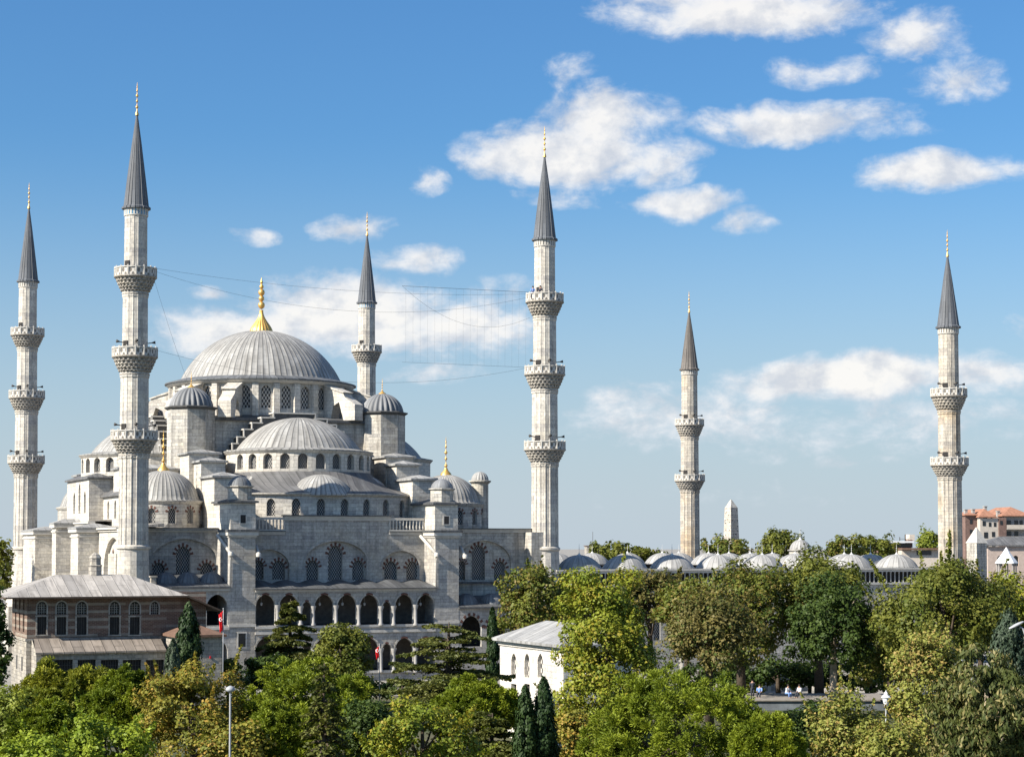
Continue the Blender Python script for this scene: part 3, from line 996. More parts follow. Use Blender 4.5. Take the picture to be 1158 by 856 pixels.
# raised parapet in the middle and balustrades beside it
ua, ub = on_v(322, 590, WB)[0], on_v(440, 590, WB)[0]
k = MB(); k.box(ua, ub, WB - .02, WB + .6, Z(1.56), Z(3.45)); part(k, 'raised_parapet', M['grey_limestone'])
cornice(ua - .1, ub + .1, WB - .02, Z(3.65), .6, .35)
cornice(U1b, ua, WB, Z(1.75), .4, .25); cornice(ub, U2a, WB, Z(1.75), .4, .25)
k = MB(); k.box(U1b, U2a, WB + .5, 8, Z(1.5), Z(1.98)); part(k, 'terrace', M['limestone'])
for (a, b) in ((U1b + .05, ua), (ub, U2a - .1)):
    k = MB(); k.box(a, b, WB - .15, WB + .1, Z(3.1), Z(3.38)); k.box(a, b, WB - .15, WB + .1, Z(1.78), Z(1.95))
    o = part(k, 'balustrade', M['coping'])
    m_ = max(3, int((b - a) / .42))
    k = MB()
    for i in range(m_ + 1):
        x = a + .1 + (b - a - .2) * i / m_
        k.lathe([(.07, Z(1.95)), (.13, Z(2.2)), (.07, Z(2.6)), (.11, Z(2.95)), (.08, Z(3.1))], x, WB - .02, 6)
    k.build('balusters', M['coping'], o)

# two front piers
for (a, b) in ((U1a, U1b), (U2a, U2b)):
    k = MB(); k.box(a, b, FR, WA + .6, 0, Z(1.5)); o = part(k, 'pier', M['grey_limestone'])
    k = MB(); k.box(a - .12, b + .12, FR - .14, WB + .5, Z(1.0), Z(1.2)); k.box(a - .28, b + .28, FR - .3, WB + .5, Z(1.202), Z(1.62))
    k.build('cornice', M['coping'], o)
    k = MB(); k.box(a - .36, b + .36, FR - .38, WB + .5, Z(1.622), Z(1.9)); k.build('lead_capping', M['dark_roof_lead'], o)
    k = MB(); k.box(a - .08, b + .08, FR - .1, FR + .4, Z(-9.35), Z(-9.05)); k.build('string_course', M['coping'], o)
wx0, wz1 = on_v(269.5, 716, FR); wx1, wz0 = on_v(277.5, 731, FR)
k = MB(); k.box(wx0 - .15, wx1 + .15, FR - .06, FR + .05, wz0 - .15, wz1 + .15); o = part(k, 'pier_window', M['coping'])
k = MB(); k.box(wx0, wx1, FR - .08, FR - .02, wz0, wz1); k.build('pane', M['dark_glass'], o)
# slanting lead spouts and their down pipes
for (xa, ya, va, xb, yb, vb, dn) in ((246, 605, 2.5, 261, 626, FR - .35, 664), (289.5, 617, 1.0, 292.5, 627, FR - .2, None), (475.5, 606, 2.2, 494, 627, FR - .35, 664), (520, 618, .5, 526, 629, FR - .2, None)):
    (u0, z0), (u1, z1) = on_v(xa, ya, va), on_v(xb, yb, vb)
    k = MB(); k.tube([(u0, va, z0), (u1, vb, z1)], .2, 8); k.lathe([(.3, z1 - .25), (.34, z1 + .1), (.2, z1 + .25)], u1, vb, 8)
    if dn: k.tube([(u1, vb, z1), (u1, FR - .12, z1 - .8), (u1, FR - .12, on_v(xb, dn, FR)[1])], .075, 6)
    part(k, 'rain_spout', M['coping'])

# ---- arcaded galleries along the street side
GF = FR + .02


def pxarch(x0, x1, yt, yb, v=GF, spring=None):
    a, b = on_v(x0, yb, v)[0], on_v(x1, yb, v)[0]
    zt = on_v((x0 + x1) / 2, yt, v)[1]; zb = on_v((x0 + x1) / 2, yb, v)[1]
    w = b - a
    return arch((a + b) / 2, w, zb, zt - w * .58, zt, 9)


XS = [(289.3, 311), (316, 337.2), (341.8, 352), (356, 377.3), (381.7, 403.2), (407.2, 428), (432.5, 442.3), (447, 467.3), (471.5, 491.3)]
up = [pxarch(a, b, 672 if b - a > 15 else 680, 707) for a, b in XS]
lo = [pxarch(a, b, 721 if b - a > 15 else 727.5, 760) for a, b in XS]
zE = on_v(390, 666, GF)[1]                 # eave
k = MB(); k.panel([(U1b, 0), (U2a, 0), (U2a, zE), (U1b, zE)], up + lo, vmap(GF), .5)
gal = part(k, 'gallery_front', M['grey_limestone'])
for hl in up + lo:                                                    # tall mouldings and red keystones
    hd = hl[2:]; xs = [p[0] for p in hd]; c = ((min(xs) + max(xs)) / 2, hd[0][1])
    k = MB(); offset_wedges(hd, 1, .02, .2, vmap(GF), k, .05)
    n_ = len(hd)
    k = MB()
    for i in range(n_ - 1):
        p, q = hd[i], hd[i + 1]
        def o_(p, e):
            L = math.hypot(p[0] - c[0], p[1] - c[1]) or 1
            return (p[0] + (p[0] - c[0]) / L * e, p[1] + (p[1] - c[1]) / L * e)
        a0, a1, b0, b1 = p, q, o_(p, .2), o_(q, .2)
        k.add([(a0[0], GF - .05, a0[1]), (a1[0], GF - .05, a1[1]), (b1[0], GF - .05, b1[1]), (b0[0], GF - .05, b0[1]), (b0[0], GF + .01, b0[1]), (b1[0], GF + .01, b1[1])],
              [(0, 1, 2, 3), (3, 2, 5, 4)], mat=1 if n_ / 2 - 2.5 <= i <= n_ / 2 + .5 else 0)
    k.build('arch_moulding', [M['limestone'], M['red_voussoir']], gal)
cols = MB()
for row in (up, lo):
    for i in range(len(XS) - 1):
        xa = row[i][1][0]; xb = row[i + 1][0][0]; x = (xa + xb) / 2; zb = row[i][0][1]; zs = min(row[i][2][1], row[i + 1][2][1])
        cols = MB(); r = min(.21, (xb - xa) * .42)
        cols.lathe([(r * 1.5, zb), (r * 1.5, zb + .15), (r, zb + .3), (r * .9, zs - .5), (r * 1.0, zs - .4), (r * 1.7, zs + .02), (r * 1.7, zs + .12)], x, GF - .16, 12)
        cols.build('column', M['column_marble'], gal)
zf1, zf0 = up[0][0][1], lo[0][0][1]
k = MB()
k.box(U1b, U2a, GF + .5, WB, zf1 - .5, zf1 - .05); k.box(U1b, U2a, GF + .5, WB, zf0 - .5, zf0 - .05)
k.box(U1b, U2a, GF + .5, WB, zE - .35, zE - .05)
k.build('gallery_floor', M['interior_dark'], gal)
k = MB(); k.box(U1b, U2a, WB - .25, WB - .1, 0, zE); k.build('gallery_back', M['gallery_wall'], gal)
k = MB()
for z, h in ((zf1 - .12, .28), (zf1 - .75, .3), (zf0 - .12, .3)):
    k.box(U1b, U2a, GF - .16, GF + .2, z - h, z)
k.box(U1b, U2a, GF - .12, GF + .2, zE - .25, zE - .01)
k.build('string_course', M['coping'], gal)
k = MB()                                                              # sloping lead roof with shallow humps over the bays
zt = on_v(390, 657, WB)[1]
nx, ny = 90, 6; V = []; F = []; UVs = []
for i in range(nx + 1):
    u = U1b - .25 + (U2a - U1b + .5) * i / nx
    hmp = abs(math.sin(PI * (i / nx) * 7))
    for j in range(ny + 1):
        t = j / ny
        V.append((u, GF - .45 + (WB - GF + .4) * t, zE + .12 + (zt - zE + .1) * (t ** .8) * (.55 + .45 * hmp)))
for i in range(nx):
    for j in range(ny):
        a = i * (ny + 1) + j; F.append((a, a + ny + 1, a + ny + 2, a + 1))
        UVs.append([(V[q][0], V[q][1]) for q in F[-1]])
k.add(V, F, UVs, smooth=True)
k.box(U1b - .05, U2a + .05, GF - .45, GF + .3, zE, zE + .115)
k.build('gallery_roof', M['dark_roof_lead'], gal)
# dark doors glimpsed at the back of the gallery and the hanging lamps
for i in (0, 3, 4, 5, 7, 8):
    x = (XS[i][0] + XS[i][1]) / 2; c = up[i][0][0] + (up[i][1][0] - up[i][0][0]) / 2
    k = MB(); zl = on_v(x, 683, 0)[1]
    k.tube([(c, .8, zE - .3), (c, .8, zl + .2)], .012, 4); k.lathe([(.03, zl + .22), (.17, zl + .08), (.12, zl - .14), (.02, zl - .2)], c, .8, 8)
    k.build('hanging_lamp', M['lamp_glass'], gal)

# left gallery section with three little domes
zE2 = on_v(250, 665, GF)[1]
big = [(207.5, 231.5), (233.7, 257.3)]
upA = [pxarch(a, b, 672, 707) for a, b in big]; loA = [pxarch(a, b, 723, 760) for a, b in big]
k = MB(); k.panel([(-.5, 0), (U1a, 0), (U1a, zE2), (-.5, zE2)], upA + loA, vmap(GF), .5)
g2 = part(k, 'gallery_front', M['grey_limestone'])
k = MB(); k.box(-.5, U1a, GF + .5, WA - .1, zf1 - .5, zf1 - .05); k.box(-.5, U1a, GF + .5, WA - .1, zE2 - .3, zE2 - .04); k.box(-.5, U1a, WA - .25, WA - .1, 0, zE2)
k.build('gallery_floor', M['interior_dark'], g2)
k = MB(); k.box(-.5, U1a + .05, GF - .5, WA, zE2, zE2 + .22)
k.add([(-.5, GF - .5, zE2 + .225), (U1a, GF - .5, zE2 + .225), (U1a, WA, zE2 + 1.6), (-.5, WA, zE2 + 1.6)], [(0, 1, 2, 3)])
k.build('gallery_roof', M['dark_roof_lead'], g2)
k = MB(); k.box(-.5, U1a, GF - .2, GF + .2, zf1 - .4, zf1 - .1); k.box(-.5, U1a, GF - .3, GF + .2, zE2 - .3, zE2 - .01); k.build('string_course', M['coping'], g2)
for x in (187, 212.5, 239):
    c = on_v(x, 655, 1.5)[0]
    k = MB(); k.lathe(dome_profile(1.5, zE2 + .5, 1.35, 8), c, 1.5, 40, 0, True, ribs=20); k.build('gallery_dome', M['dark_lead'], g2)
# right gallery section, one step lower
zE3 = on_v(530, 688, GF)[1]
xsB = [(522, 544.5), (550.5, 573), (579, 601)]
upB = [pxarch(a, b, 696, 731) for a, b in xsB]
k = MB(); k.panel([(U2b, 0), (51, 0), (51, zE3), (U2b, zE3)], upB, vmap(GF), .5)
g3 = part(k, 'gallery_front', M['grey_limestone'])
k = MB(); k.box(U2b, 51, GF + .5, WB - .1, zE3 - .3, zE3 - .04); k.box(U2b, 51, WB - .25, WB - .1, 0, zE3); k.box(U2b, 51, GF + .5, WB - .1, upB[0][0][1] - .4, upB[0][0][1] - .03)
k.build('gallery_floor', M['interior_dark'], g3)
for hl in upB:
    k = MB(); offset_wedges(hl[2:], 15, .03, .4, vmap(GF), k, .03); k.build('voussoirs', M['red_voussoir'], g3)
k = MB(); k.box(U2b - .1, 51, GF - .45, GF + .4, zE3, zE3 + .2)
k.add([(U2b, GF - .45, zE3 + .205), (51, GF - .45, zE3 + .205), (51, WB, zE3 + 1.5), (U2b, WB, zE3 + 1.5)], [(0, 1, 2, 3)])
k.build('gallery_roof', M['dark_roof_lead'], g3)
zs = on_v(540, 657.5, WB)[1]
k = MB(); k.box(U2b, 51, WB - .35, WB + .3, zs - .25, zs); k.build('lead_ledge', M['dark_roof_lead'], g3)
for x in (527, 556, 584):
    c = on_v(x, 680, .8)[0]
    k = MB(); k.lathe(dome_profile(1.5, zE3 + .3, 1.5, 8), c, .8, 40, 0, True, ribs=20); k.build('gallery_dome', M['dark_lead'], g3)

# ---- sunlit side towards the left
def side_facade(u, v0, v1, ztop, slots, recess=None):
    k = MB(); mp = umap(u)
    holes = [arch(c, w, zb, zt - w * .7, zt, 5) for c, w, zb, zt in slots]
    rec = []
    if recess:
        c, w, zb, zspr, zt = recess
        rh = arch(c, w, zb, zspr, zt, 10)
        k.panel([(v0, 0), (v1, 0), (v1, ztop), (v0, ztop)], [rh], mp, .5)
        k.panel(rh, holes, umap(u + .5), .4)
        mw = umap(u + .5)
    else:
        k.panel([(v0, 0), (v1, 0), (v1, ztop), (v0, ztop)], holes, mp, .45); mw = mp
    part(k, 'bay_wall', M['white_limestone'])
    for h in holes: make_window(h, mw, .42, True, M['white_grille'], mosque, 9, .3)


side_facade(0, 3.2, 18.5, Z(1.9), [(8.6, .95, Z(-5.5), Z(-.6)), (12.2, .95, Z(-5.5), Z(-.6)), (5.6, .95, Z(-5.5), Z(-2.4))], (10.0, 10.5, Z(-6.5), Z(-2.8), Z(1.0)))
side_facade(0, 23, 33.4, Z(2.8), [(26.0, .95, Z(-5.0), Z(.2)), (29.0, .95, Z(-5.0), Z(.9)), (31.6, .95, Z(-5.0), Z(.2))])
side_facade(0, 36, 49.8, Z(2.6), [(40.5, .95, Z(-5.0), Z(.2)), (43.5, .95, Z(-5.0), Z(.9))])
side_facade(0, 59, 71.4, Z(2.0), [(64, .95, Z(-5.0), Z(-.8))])
for (v0, v1, top, pr) in ((18.4, 23.2, 2.0, 2.5), (33.4, 36.2, 2.7, 2.5), (49.7, 59.4, 1.9, 2.4)):
    k = MB(); k.box(-pr, .6, v0, v1, 0, Z(top - .35)); o = part(k, 'side_pier', M['white_limestone'])
    k = MB(); k.box(-pr - .12, .6, v0 - .12, v1 + .12, Z(top - .95), Z(top - .75)); k.box(-pr - .3, .6, v0 - .3, v1 + .3, Z(top - .352), Z(top)); k.build('cornice', M['coping'], o)
    k = MB(); hip(k, -pr, 2.2, v0, v1, Z(top) + .25, .55, .35); k.build('pier_roof', M['court_lead'], o)
for (v0, v1, z) in ((3.2, 18.4, 2.2), (23.2, 33.4, 3.05), (36.2, 49.7, 2.9), (59.4, 71.5, 2.3)):
    k = MB(); k.box(-.2, .5, v0, v1, Z(z) - .5, Z(z) - .25); k.box(-.4, .5, v0, v1, Z(z) - .248, Z(z)); o = part(k, 'cornice', M['coping'])
    k = MB(); k.slab([(-.45, Z(z) + .003), (4.5, Z(z) + .003), (4.5, Z(z) + .4)], v0, v1); k.build('eave_roof', M['pale_roof_lead'], o)
# three-window wall below the left half dome and the lower wall beside it
k = MB(); hs = [arch(c, 1.25, Z(4.2), zt - .8, zt, 6) for c, zt in ((31.3, Z(7.0)), (34.9, Z(8.1)), (38.5, Z(7.0)))]
k.panel([(28.6, Z(2)), (43.5, Z(2)), (43.5, Z(8.5)), (28.6, Z(8.5))], hs, umap(.75), .5); k.box(.8, 3.4, 28.6, 28.9, Z(2), Z(8.5)); k.box(1.4, 3.4, 28.9, 43.5, Z(2), Z(8.4))
part(k, 'bay_wall', M['white_limestone'])
for h in hs: make_window(h, umap(.75), .5, False, M['white_grille'])
k = MB(); hip(k, .75, 3.4, 28.6, 43.5, Z(8.75), .6, .3); part(k, 'bay_roof', M['roof_lead'])
k = MB(); hs = [arch(c, 1.1, Z(3.4), Z(5.1), Z(5.7), 5) for c in (17.8, 21.4, 25.6)]
k.panel([(15.5, Z(2)), (28.6, Z(2)), (28.6, Z(6.3)), (15.5, Z(6.3))], hs, umap(2.6), .45); k.box(3.1, 4.2, 15.5, 28.6, Z(2), Z(6.2))
part(k, 'bay_wall', M['white_limestone'])
for h in hs: make_window(h, umap(2.6), .45, False, M['white_grille'])
k = MB(); k.add([(2.2, 15.2, Z(6.32)), (2.2, 28.9, Z(6.32)), (7.0, 28.9, Z(9.0)), (7.0, 15.2, Z(9.0))], [(0, 3, 2, 1)])
k.box(2.2, 2.9, 15.2, 28.55, Z(6.15), Z(6.318)); part(k, 'bay_roof', M['roof_lead'])


# ------------------------------------------------------------------ minarets
def minaret(x, y, balc, zsb, zcone, ztip, zring, radii, label, tile=False, m='minaret_stone', mspire='spire_lead', base_w=2.15, speakers=True, flare=True, seed=0):
    rnd = random.Random(seed)
    root = empty('minaret', x, y, 0, MA)
    tag(root, label, 'minaret', 'minarets around the mosque')
    nf = 16
    def shaft_fn(dep):
        def f(th, r, z):
            kk = (th * nf / (2 * PI)) % 1.0
            d = abs(kk - .5) * 2
            poly = math.cos(PI / nf) / math.cos((kk - .5) * 2 * PI / nf)
            return r * poly * (1.0 + (dep if d > .72 else 0.0) - (dep * .5 if .55 < d <= .72 else 0))
        return f
    levels = [zring] + [b[1] for b in balc[::-1]] + [zsb]
    tops = [b[0] for b in balc[::-1]]
    k = MB()
    z0 = levels[0]
    for i, r in enumerate(radii):
        zt = levels[i + 1]
        zb = z0 if i == 0 else tops[i - 1] - 1.2
        k.lathe([(r * 1.02, zb), (r, zb + .6), (r * .975, zt - .5), (r * 1.03, zt - .35), (r * 1.03, zt + .2)], 0, 0, nf * 10, 0, False, shaft_fn(.032 if i == 0 else .012))
    k.build('shaft', M[m], root)
    k = MB(); R0 = radii[0]
    k.lathe([(R0 * 1.06, zring - .15), (R0 * 1.16, zring), (R0 * 1.16, zring + .22), (R0 * 1.02, zring + .42)], 0, 0, 32, 0, False)
    if flare:
        k.lathe([(R0 * 1.8, 0), (R0 * 1.75, zring - 9.0), (R0 * 1.12, zring - 3.2), (R0 * 1.06, zring - .15)], 0, 0, 16, 0, False)
        k.box(-base_w * 1.25, base_w * 1.25, -base_w * 1.25, base_w * 1.25, 0, zring - 8.2)
    else:
        k.lathe([(R0 * 1.14, 0), (R0 * 1.12, zring - 6), (R0 * 1.06, zring - .15)], 0, 0, 16, 0, False)
    k.build('base', M[m], root)
    for i, (zt, zb) in enumerate(balc):
        lev = len(balc) - 1 - i
        rl, ru = radii[lev], radii[lev + 1]
        rb = rl * 1.0 + .86 if lev else rl + .88
        k = MB(); hgt = zt - 1.15 - zb; nt = 5
        for j in range(nt):                                           # tiers of small pointed niches
            t0, t1 = j / nt, (j + 1) / nt
            ra, rc = rl + (rb - rl) * t0 ** .8, rl + (rb - rl) * t1 ** .8
            ph = j % 2
            def nf_(th, r, z, ph=ph, ra=ra):
                kk = (th * 24 / (2 * PI) + ph * .5) % 1.0
                return r - (.14 if .28 < kk < .72 else 0.0) * (1 if z < zb + hgt * t1 - .06 else .25)
            k.lathe([(rl * .95, zb + hgt * t0), (ra, zb + hgt * t0), (ra + .03, zb + hgt * (t0 + .5 / nt)), (rc, zb + hgt * t1 - .08), (rc, zb + hgt * t1)], 0, 0, 144, 0, False, nf_)
        k.lathe([(rl * .9, zb - .3), (rl * 1.06, zb - .1), (rl * 1.06, zb + .02)], 0, 0, 32, 0, False)
        k.lathe([(rb - .05, zt - 1.16), (rb + .12, zt - 1.12), (rb + .12, zt - .98), (ru * .9, zt - .96)], 0, 0, 48, 0, False)
        b = k.build('balcony', M['sooty_stone'], root)
        k = MB(); ns = 16; ap = rb + .02
        for j in range(ns):
            a0, a1 = 2 * PI * (j - .5) / ns, 2 * PI * (j + .5) / ns
            c0, s0, c1, s1 = math.cos(a0), math.sin(a0), math.cos(a1), math.sin(a1)
            ri = ap - .10
            V = [(ap * c0, ap * s0, zt - .97), (ap * c1, ap * s1, zt - .97), (ap * c1, ap * s1, zt - .12), (ap * c0, ap * s0, zt - .12)]
            w = 2 * ap * math.sin(PI / ns)
            k.add(V, [(0, 1, 2, 3)], [[(0, .0), (w, .0), (w, .85), (0, .85)]], 1)
            k.add([(ri * c0, ri * s0, zt - .97), (ri * c1, ri * s1, zt - .97), (ri * c1, ri * s1, zt - .12), (ri * c0, ri * s0, zt - .12)], [(3, 2, 1, 0)], None, 0)
            k.lathe([(.10, zt - 1.0), (.10, zt + .10), (.02, zt + .16)], ap * c0, ap * s0, 5, 0, False)
        k.lathe([(ap - .14, zt - .12), (ap + .07, zt - .12), (ap + .07, zt + .0), (ap - .14, zt + .0)], 0, 0, 32, 0, False)
        k.build('parapet', [M['coping'], M['pierced_parapet']], b)
        k = MB()
        a = R_(-90) - MA + R_(-35)
        k.v = []; c, s = math.cos(a), math.sin(a)
        hw = .34
        pts = [(ru * .93 * c - hw * s * q, ru * .93 * s + hw * c * q) for q in (-1, 1)] + [((ru + .06) * c - hw * s * q, (ru + .06) * s + hw * c * q) for q in (1, -1)]
        k.prism(pts, zt - .9, zt + .75); k.build('balcony_door', M['interior_dark'], b)
        if speakers and i > 0 or speakers and len(balc) == 2:
            for a in (R_(-20), R_(195), R_(262)):
                a -= MA * 0; k = MB(); c, s = math.cos(a), math.sin(a)
                p0 = Vector((ru * c, ru * s, zt + .55)); p1 = Vector(((ru + .45) * c, (ru + .45) * s, zt + .62)); p2 = Vector(((ru + .85) * c, (ru + .85) * s, zt + .66))
                k.tube([p0, p1], .06, 6); k.tube([p1, p2], [.06, .19], 10); k.build('loudspeaker', M['bronze'], b)
    rt = radii[-1]
    k = MB()
    nsp = 20
    def spf(th, r, z): return r * (1 + (.035 if ((th * nsp / (2 * PI)) % 1) < .16 else 0))
    k.lathe([(rt * 1.22, zsb - .1), (rt * 1.22, zsb + .12), (rt * 1.06, zsb + .25), (rt * .80, zsb + (zcone - zsb) * .30), (rt * .42, zsb + (zcone - zsb) * .68), (.09, zcone)], 0, 0, nsp * 6, 0, False, spf, ribs=nsp)
    k.lathe([(rt, zsb - .12), (rt * 1.22, zsb - .1)], 0, 0, 24, 0, False, ribs=4)
    sp = k.build('spire', M[mspire], root)
    finial(sp, 0, 0, zcone - .15, ztip - zcone + .15, .22)
    k = MB()
    k.lathe([(rt * 1.01, zsb - .95), (rt * 1.05, zsb - .9), (rt * 1.05, zsb - .8)], 0, 0, 24, 0, False)
    for j in range(24):
        a = 2 * PI * (j + .5) / 24; c, s = math.cos(a), math.sin(a); r0, r1 = rt * .9, rt * 1.05
        k.prism([(r0 * c + .10 * s, r0 * s - .10 * c), (r1 * c + .10 * s, r1 * s - .10 * c), (r1 * c - .10 * s, r1 * s + .10 * c), (r0 * c - .10 * s, r0 * s + .10 * c)], zsb - .8, zsb - .1, 0)
    if tile: k.lathe([(rt * 1.015, zsb - .8), (rt * 1.015, zsb - .1)], 0, 0, 24, 1)
    k.build('tile_band', [M['coping'], M['blue_tile']], root)
    return root


B3 = [(Z(31.65), Z(28.7)), (Z(22.5), Z(19.5)), (Z(13.05), Z(10.3))]
B2 = [(Z(21.5), Z(18.4)), (Z(12.05), Z(9.35))]
R3 = [1.66, 1.62, 1.45, 1.31]
P_M2 = at(150.8, 600, 218.9); P_M5 = at(616.2, 600, 241.6); P_M1 = at(28.6, 600, 280.0)
P_M4 = at(414, 600, 304.0); P_M3 = at(780.3, 600, 327.5); P_M6 = at(1074.6, 600, 263.9)
minaret(P_M2.x, P_M2.y, B3, Z(38.5), Z(49.4), Z(53.1), Z(-.3), R3, 'tallest-looking three-balcony minaret with blue tile band, nearest, behind the brick house', True, seed=1)
minaret(P_M1.x, P_M1.y, B3, Z(38.5), Z(49.4), Z(53.1), Z(-.5), R3, 'three-balcony minaret beyond the sunlit left flank of the mosque, at the left edge', seed=2)
minaret(P_M5.x, P_M5.y, B3, Z(38.5), Z(49.2), Z(53.0), Z(-.5), R3, 'three-balcony minaret at the right corner of the prayer hall, two men on its top balcony', seed=3)
minaret(P_M4.x, P_M4.y, B3, Z(38.4), Z(49.3), Z(53.0), Z(-.5), R3, 'minaret half hidden behind the main dome, one balcony showing', True, seed=4)
R2 = [1.60, 1.52, 1.36]
minaret(P_M6.x, P_M6.y, B2, Z(29.95), Z(39.9), Z(43.5), Z(-2.5), R2, 'two-balcony minaret with stained shaft rising from trees at the right, beside the apartment block', m='worn_minaret_stone', flare=False, seed=5)
minaret(P_M3.x, P_M3.y, B2, Z(29.95), Z(39.9), Z(43.5), Z(-2.5), R2, 'two-balcony minaret with brownish spire behind the courtyard domes, left of the obelisk', m='worn_minaret_stone', mspire='brown_spire_lead', flare=False, seed=6)
# corner pier behind the nearest minaret ties it to the hall
k = MB(); k.box(-1.6, 1.8, .6, WA + .5, 0, Z(-.9)); part(k, 'corner_pier', M['limestone'])
k = MB(); k.box(50.0, 52.4, .6, WB + .5, 0, Z(1.7)); part(k, 'corner_pier', M['limestone'])


# ------------------------------------------------------------------ courtyard with its rows of small domes
court = empty('mosque_courtyard', MX, MY, 0, MA)
tag(court, 'arcaded mosque courtyard roofed with rows of small pale domes behind the trees', 'courtyard')
EV = Z(-3.05)
CV0, CV1 = .3, 70.0


def cpart(mb, name, m, parent=court): return mb.build(name, m, parent)


xs = [655, 706.5, 760, 812, 862, 913, 963, 1014]
row = [on_v(x, 640, 3.6)[0] for x in xs]
u_end = row[-1] + 3.6
u_start = 53.2
k = MB(); k.box(u_start, u_end + .3, CV0 + .55, CV0 + 6.2, 0, EV - .4); k.box(u_start, u_end + .3, CV1 - 6, CV1, 0, EV); k.box(u_end - 6, u_end + .29, CV0 + 6.2, CV1 - 6, 0, EV)
cpart(k, 'court_range', M['interior_dark'])
mp = vmap(CV0)
hs = []
n_ = 18; wd = (u_end - u_start) / n_
for i in range(n_):
    c = u_start + wd * (i + .5); hs.append(arch(c, 1.0, 4.0, 6.4, 7.1, 5))
k = MB(); k.panel([(u_start, 0), (u_end, 0), (u_end, EV - 2.15), (u_start, EV - 2.15)], hs, mp, .5); k.box(u_end, u_end + .32, CV0, CV1, 0, EV - .4)
cpart(k, 'court_wall', M['grey_limestone'])
for h in hs:
    k = MB(); k.flat(h, mp, .45); cpart(k, 'window', M['stone_grille'])
k = MB(); k.box(u_start, u_end + .2, CV0 - .2, CV0 + .6, EV - 2.14, EV - 1.85); k.box(u_start, u_end + .2, CV0 - .1, CV0 + .5, EV - .42, EV - .12); k.box(u_start, u_end + .35, CV0 - .25, CV0 + .7, EV - .118, EV + .06)
cpart(k, 'string_course', M['coping'])
k = MB(); np_ = 84
for i in range(np_ + 1):
    u = u_start + .2 + (u_end - u_start - .3) * i / np_
    k.lathe([(.13, EV - 1.85), (.10, EV - 1.6), (.09, EV - .7), (.14, EV - .45), (.14, EV - .42)], u, CV0 + .1, 6)
cpart(k, 'colonnade', M['column_marble'])
k = MB(); k.box(u_start, u_end, CV0 + .5, CV0 + 6.9, EV, EV + .1); k.box(u_start, u_end + .3, CV1 - 6.6, CV1, EV + .01, EV + .11); k.box(u_end - 6.6, u_end + .31, CV0 + 6.9, CV1 - 6.6, EV, EV + .1)
cpart(k, 'range_roof', M['court_lead'])


def court_dome(u, v, r=2.85, z=EV - .05, rise=1.65, fin=1.5, shaded=False):
    k = MB(); k.lathe([(r + .15, z - .1), (r + .15, z + .25), (r, z + .3)], u, v, 48, 0, False, ribs=24)
    k.lathe(dome_profile(r, z + .3, rise, 12), u, v, 96, 0, True, rib_fn(24, .03), ribs=24)
    o = cpart(k, 'court_dome', M['court_lead'])
    finial(o, u, v, z + rise + .2, fin, .35, M['pale_finial'])


for u in row: court_dome(u, 3.6)
sp = row[1] - row[0]
for i in range(9): court_dome(row[0] + sp * (i - .0) if i < 8 else u_end - 3.3, CV1 - 3.3)
for i in range(1, 9): court_dome(u_end - 3.4, 3.6 + 6.6 * i)
# gate dome on its tall drum over the far entrance
gp = at(905, 620, 300)
gu, gv = CU * (gp.x - MX) + SU * (gp.y - MY), -SU * (gp.x - MX) + CU * (gp.y - MY)
k = MB(); k.lathe([(1.75, EV), (1.75, Z(-.9)), (2.0, Z(-.75)), (2.0, Z(-.6)), (1.6, Z(-.55))], gu, gv, 16, 0, False); o = cpart(k, 'gate_drum', M['limestone'])
k = MB(); k.lathe(dome_profile(1.65, Z(-.58), 1.55, 10), gu, gv, 64, 0, True, gore_fn(16, .06), ribs=16); o = k.build('gate_dome', M['court_lead'], o)
finial(court, gu, gv, Z(.85), 1.9, .38, M['pale_finial'])

# ------------------------------------------------------------------ brick house in front of the nearest minaret
hp = at(30.6, 700, 178)
house = empty('brick_house', hp.x, hp.y, 0, MA)
tag(house, 'old house of brown brick and stone bands with wide grey hipped lead roof and lean-to', 'house')


def hv(px, py, v): return on_v(px, py, v, hp.x, hp.y)


def hpart(mb, name, m, parent=house): return mb.build(name, m, parent)


ze = hv(120, 674, -1.0)[1]; zfl = hv(120, 720, 0)[1]
HW = hv(233, 700, 0)[0]; HD = 8.6
xw = [(42.2, 52.6), (64.2, 75), (87, 98), (124.3, 135), (147, 158), (170.5, 179.3)]
upw, low = [], []
for i, (a, b) in enumerate(xw):
    ua, ub = hv(a, 690, 0)[0], hv(b, 690, 0)[0]
    zt, zb = hv(a, 680, 0)[1], hv(a, 694.5, 0)[1]
    upw.append(arch((ua + ub) / 2, ub - ua, zb, zt - .45, zt, 6))
    if i < 5: low.append([(ua, hv(a, 717.5, 0)[1]), (ub, hv(a, 717.5, 0)[1]), (ub, hv(a, 697.5, 0)[1]), (ua, hv(a, 697.5, 0)[1])])
k = MB()
k.panel([(0, zfl), (HW, zfl), (HW, ze + .3), (0, ze + .3)], upw + low, vmap(0), .3)
k.panel([(0, zfl), (HD, zfl), (HD, ze + .3), (0, ze + .3)], sw_ := [[(c - .4, zfl + .5), (c + .4, zfl + .5), (c + .4, zfl + 2.2), (c - .4, zfl + 2.2)] for c in (1.9, 4.2, 6.5)] + [arch(c, .8, zfl + 2.55, zfl + 3.3, zfl + 3.75, 4) for c in (1.9, 4.2, 6.5)], umap(0), .3)
k.box(HW - .02, HW, .003, HD, 0, ze + .2); k.box(.01, HW - .021, HD - .2, HD, 0, ze + .2)
hpart(k, 'brick_wall', M['banded_brick'])
k = MB(); k.box(.02, HW - .03, -.0 + .31, HD - .21, ze + .1, ze + .25); k.box(.32, HW - .3, .32, .36, zfl, ze); k.box(.32, .36, .36, HD - .3, zfl, ze)
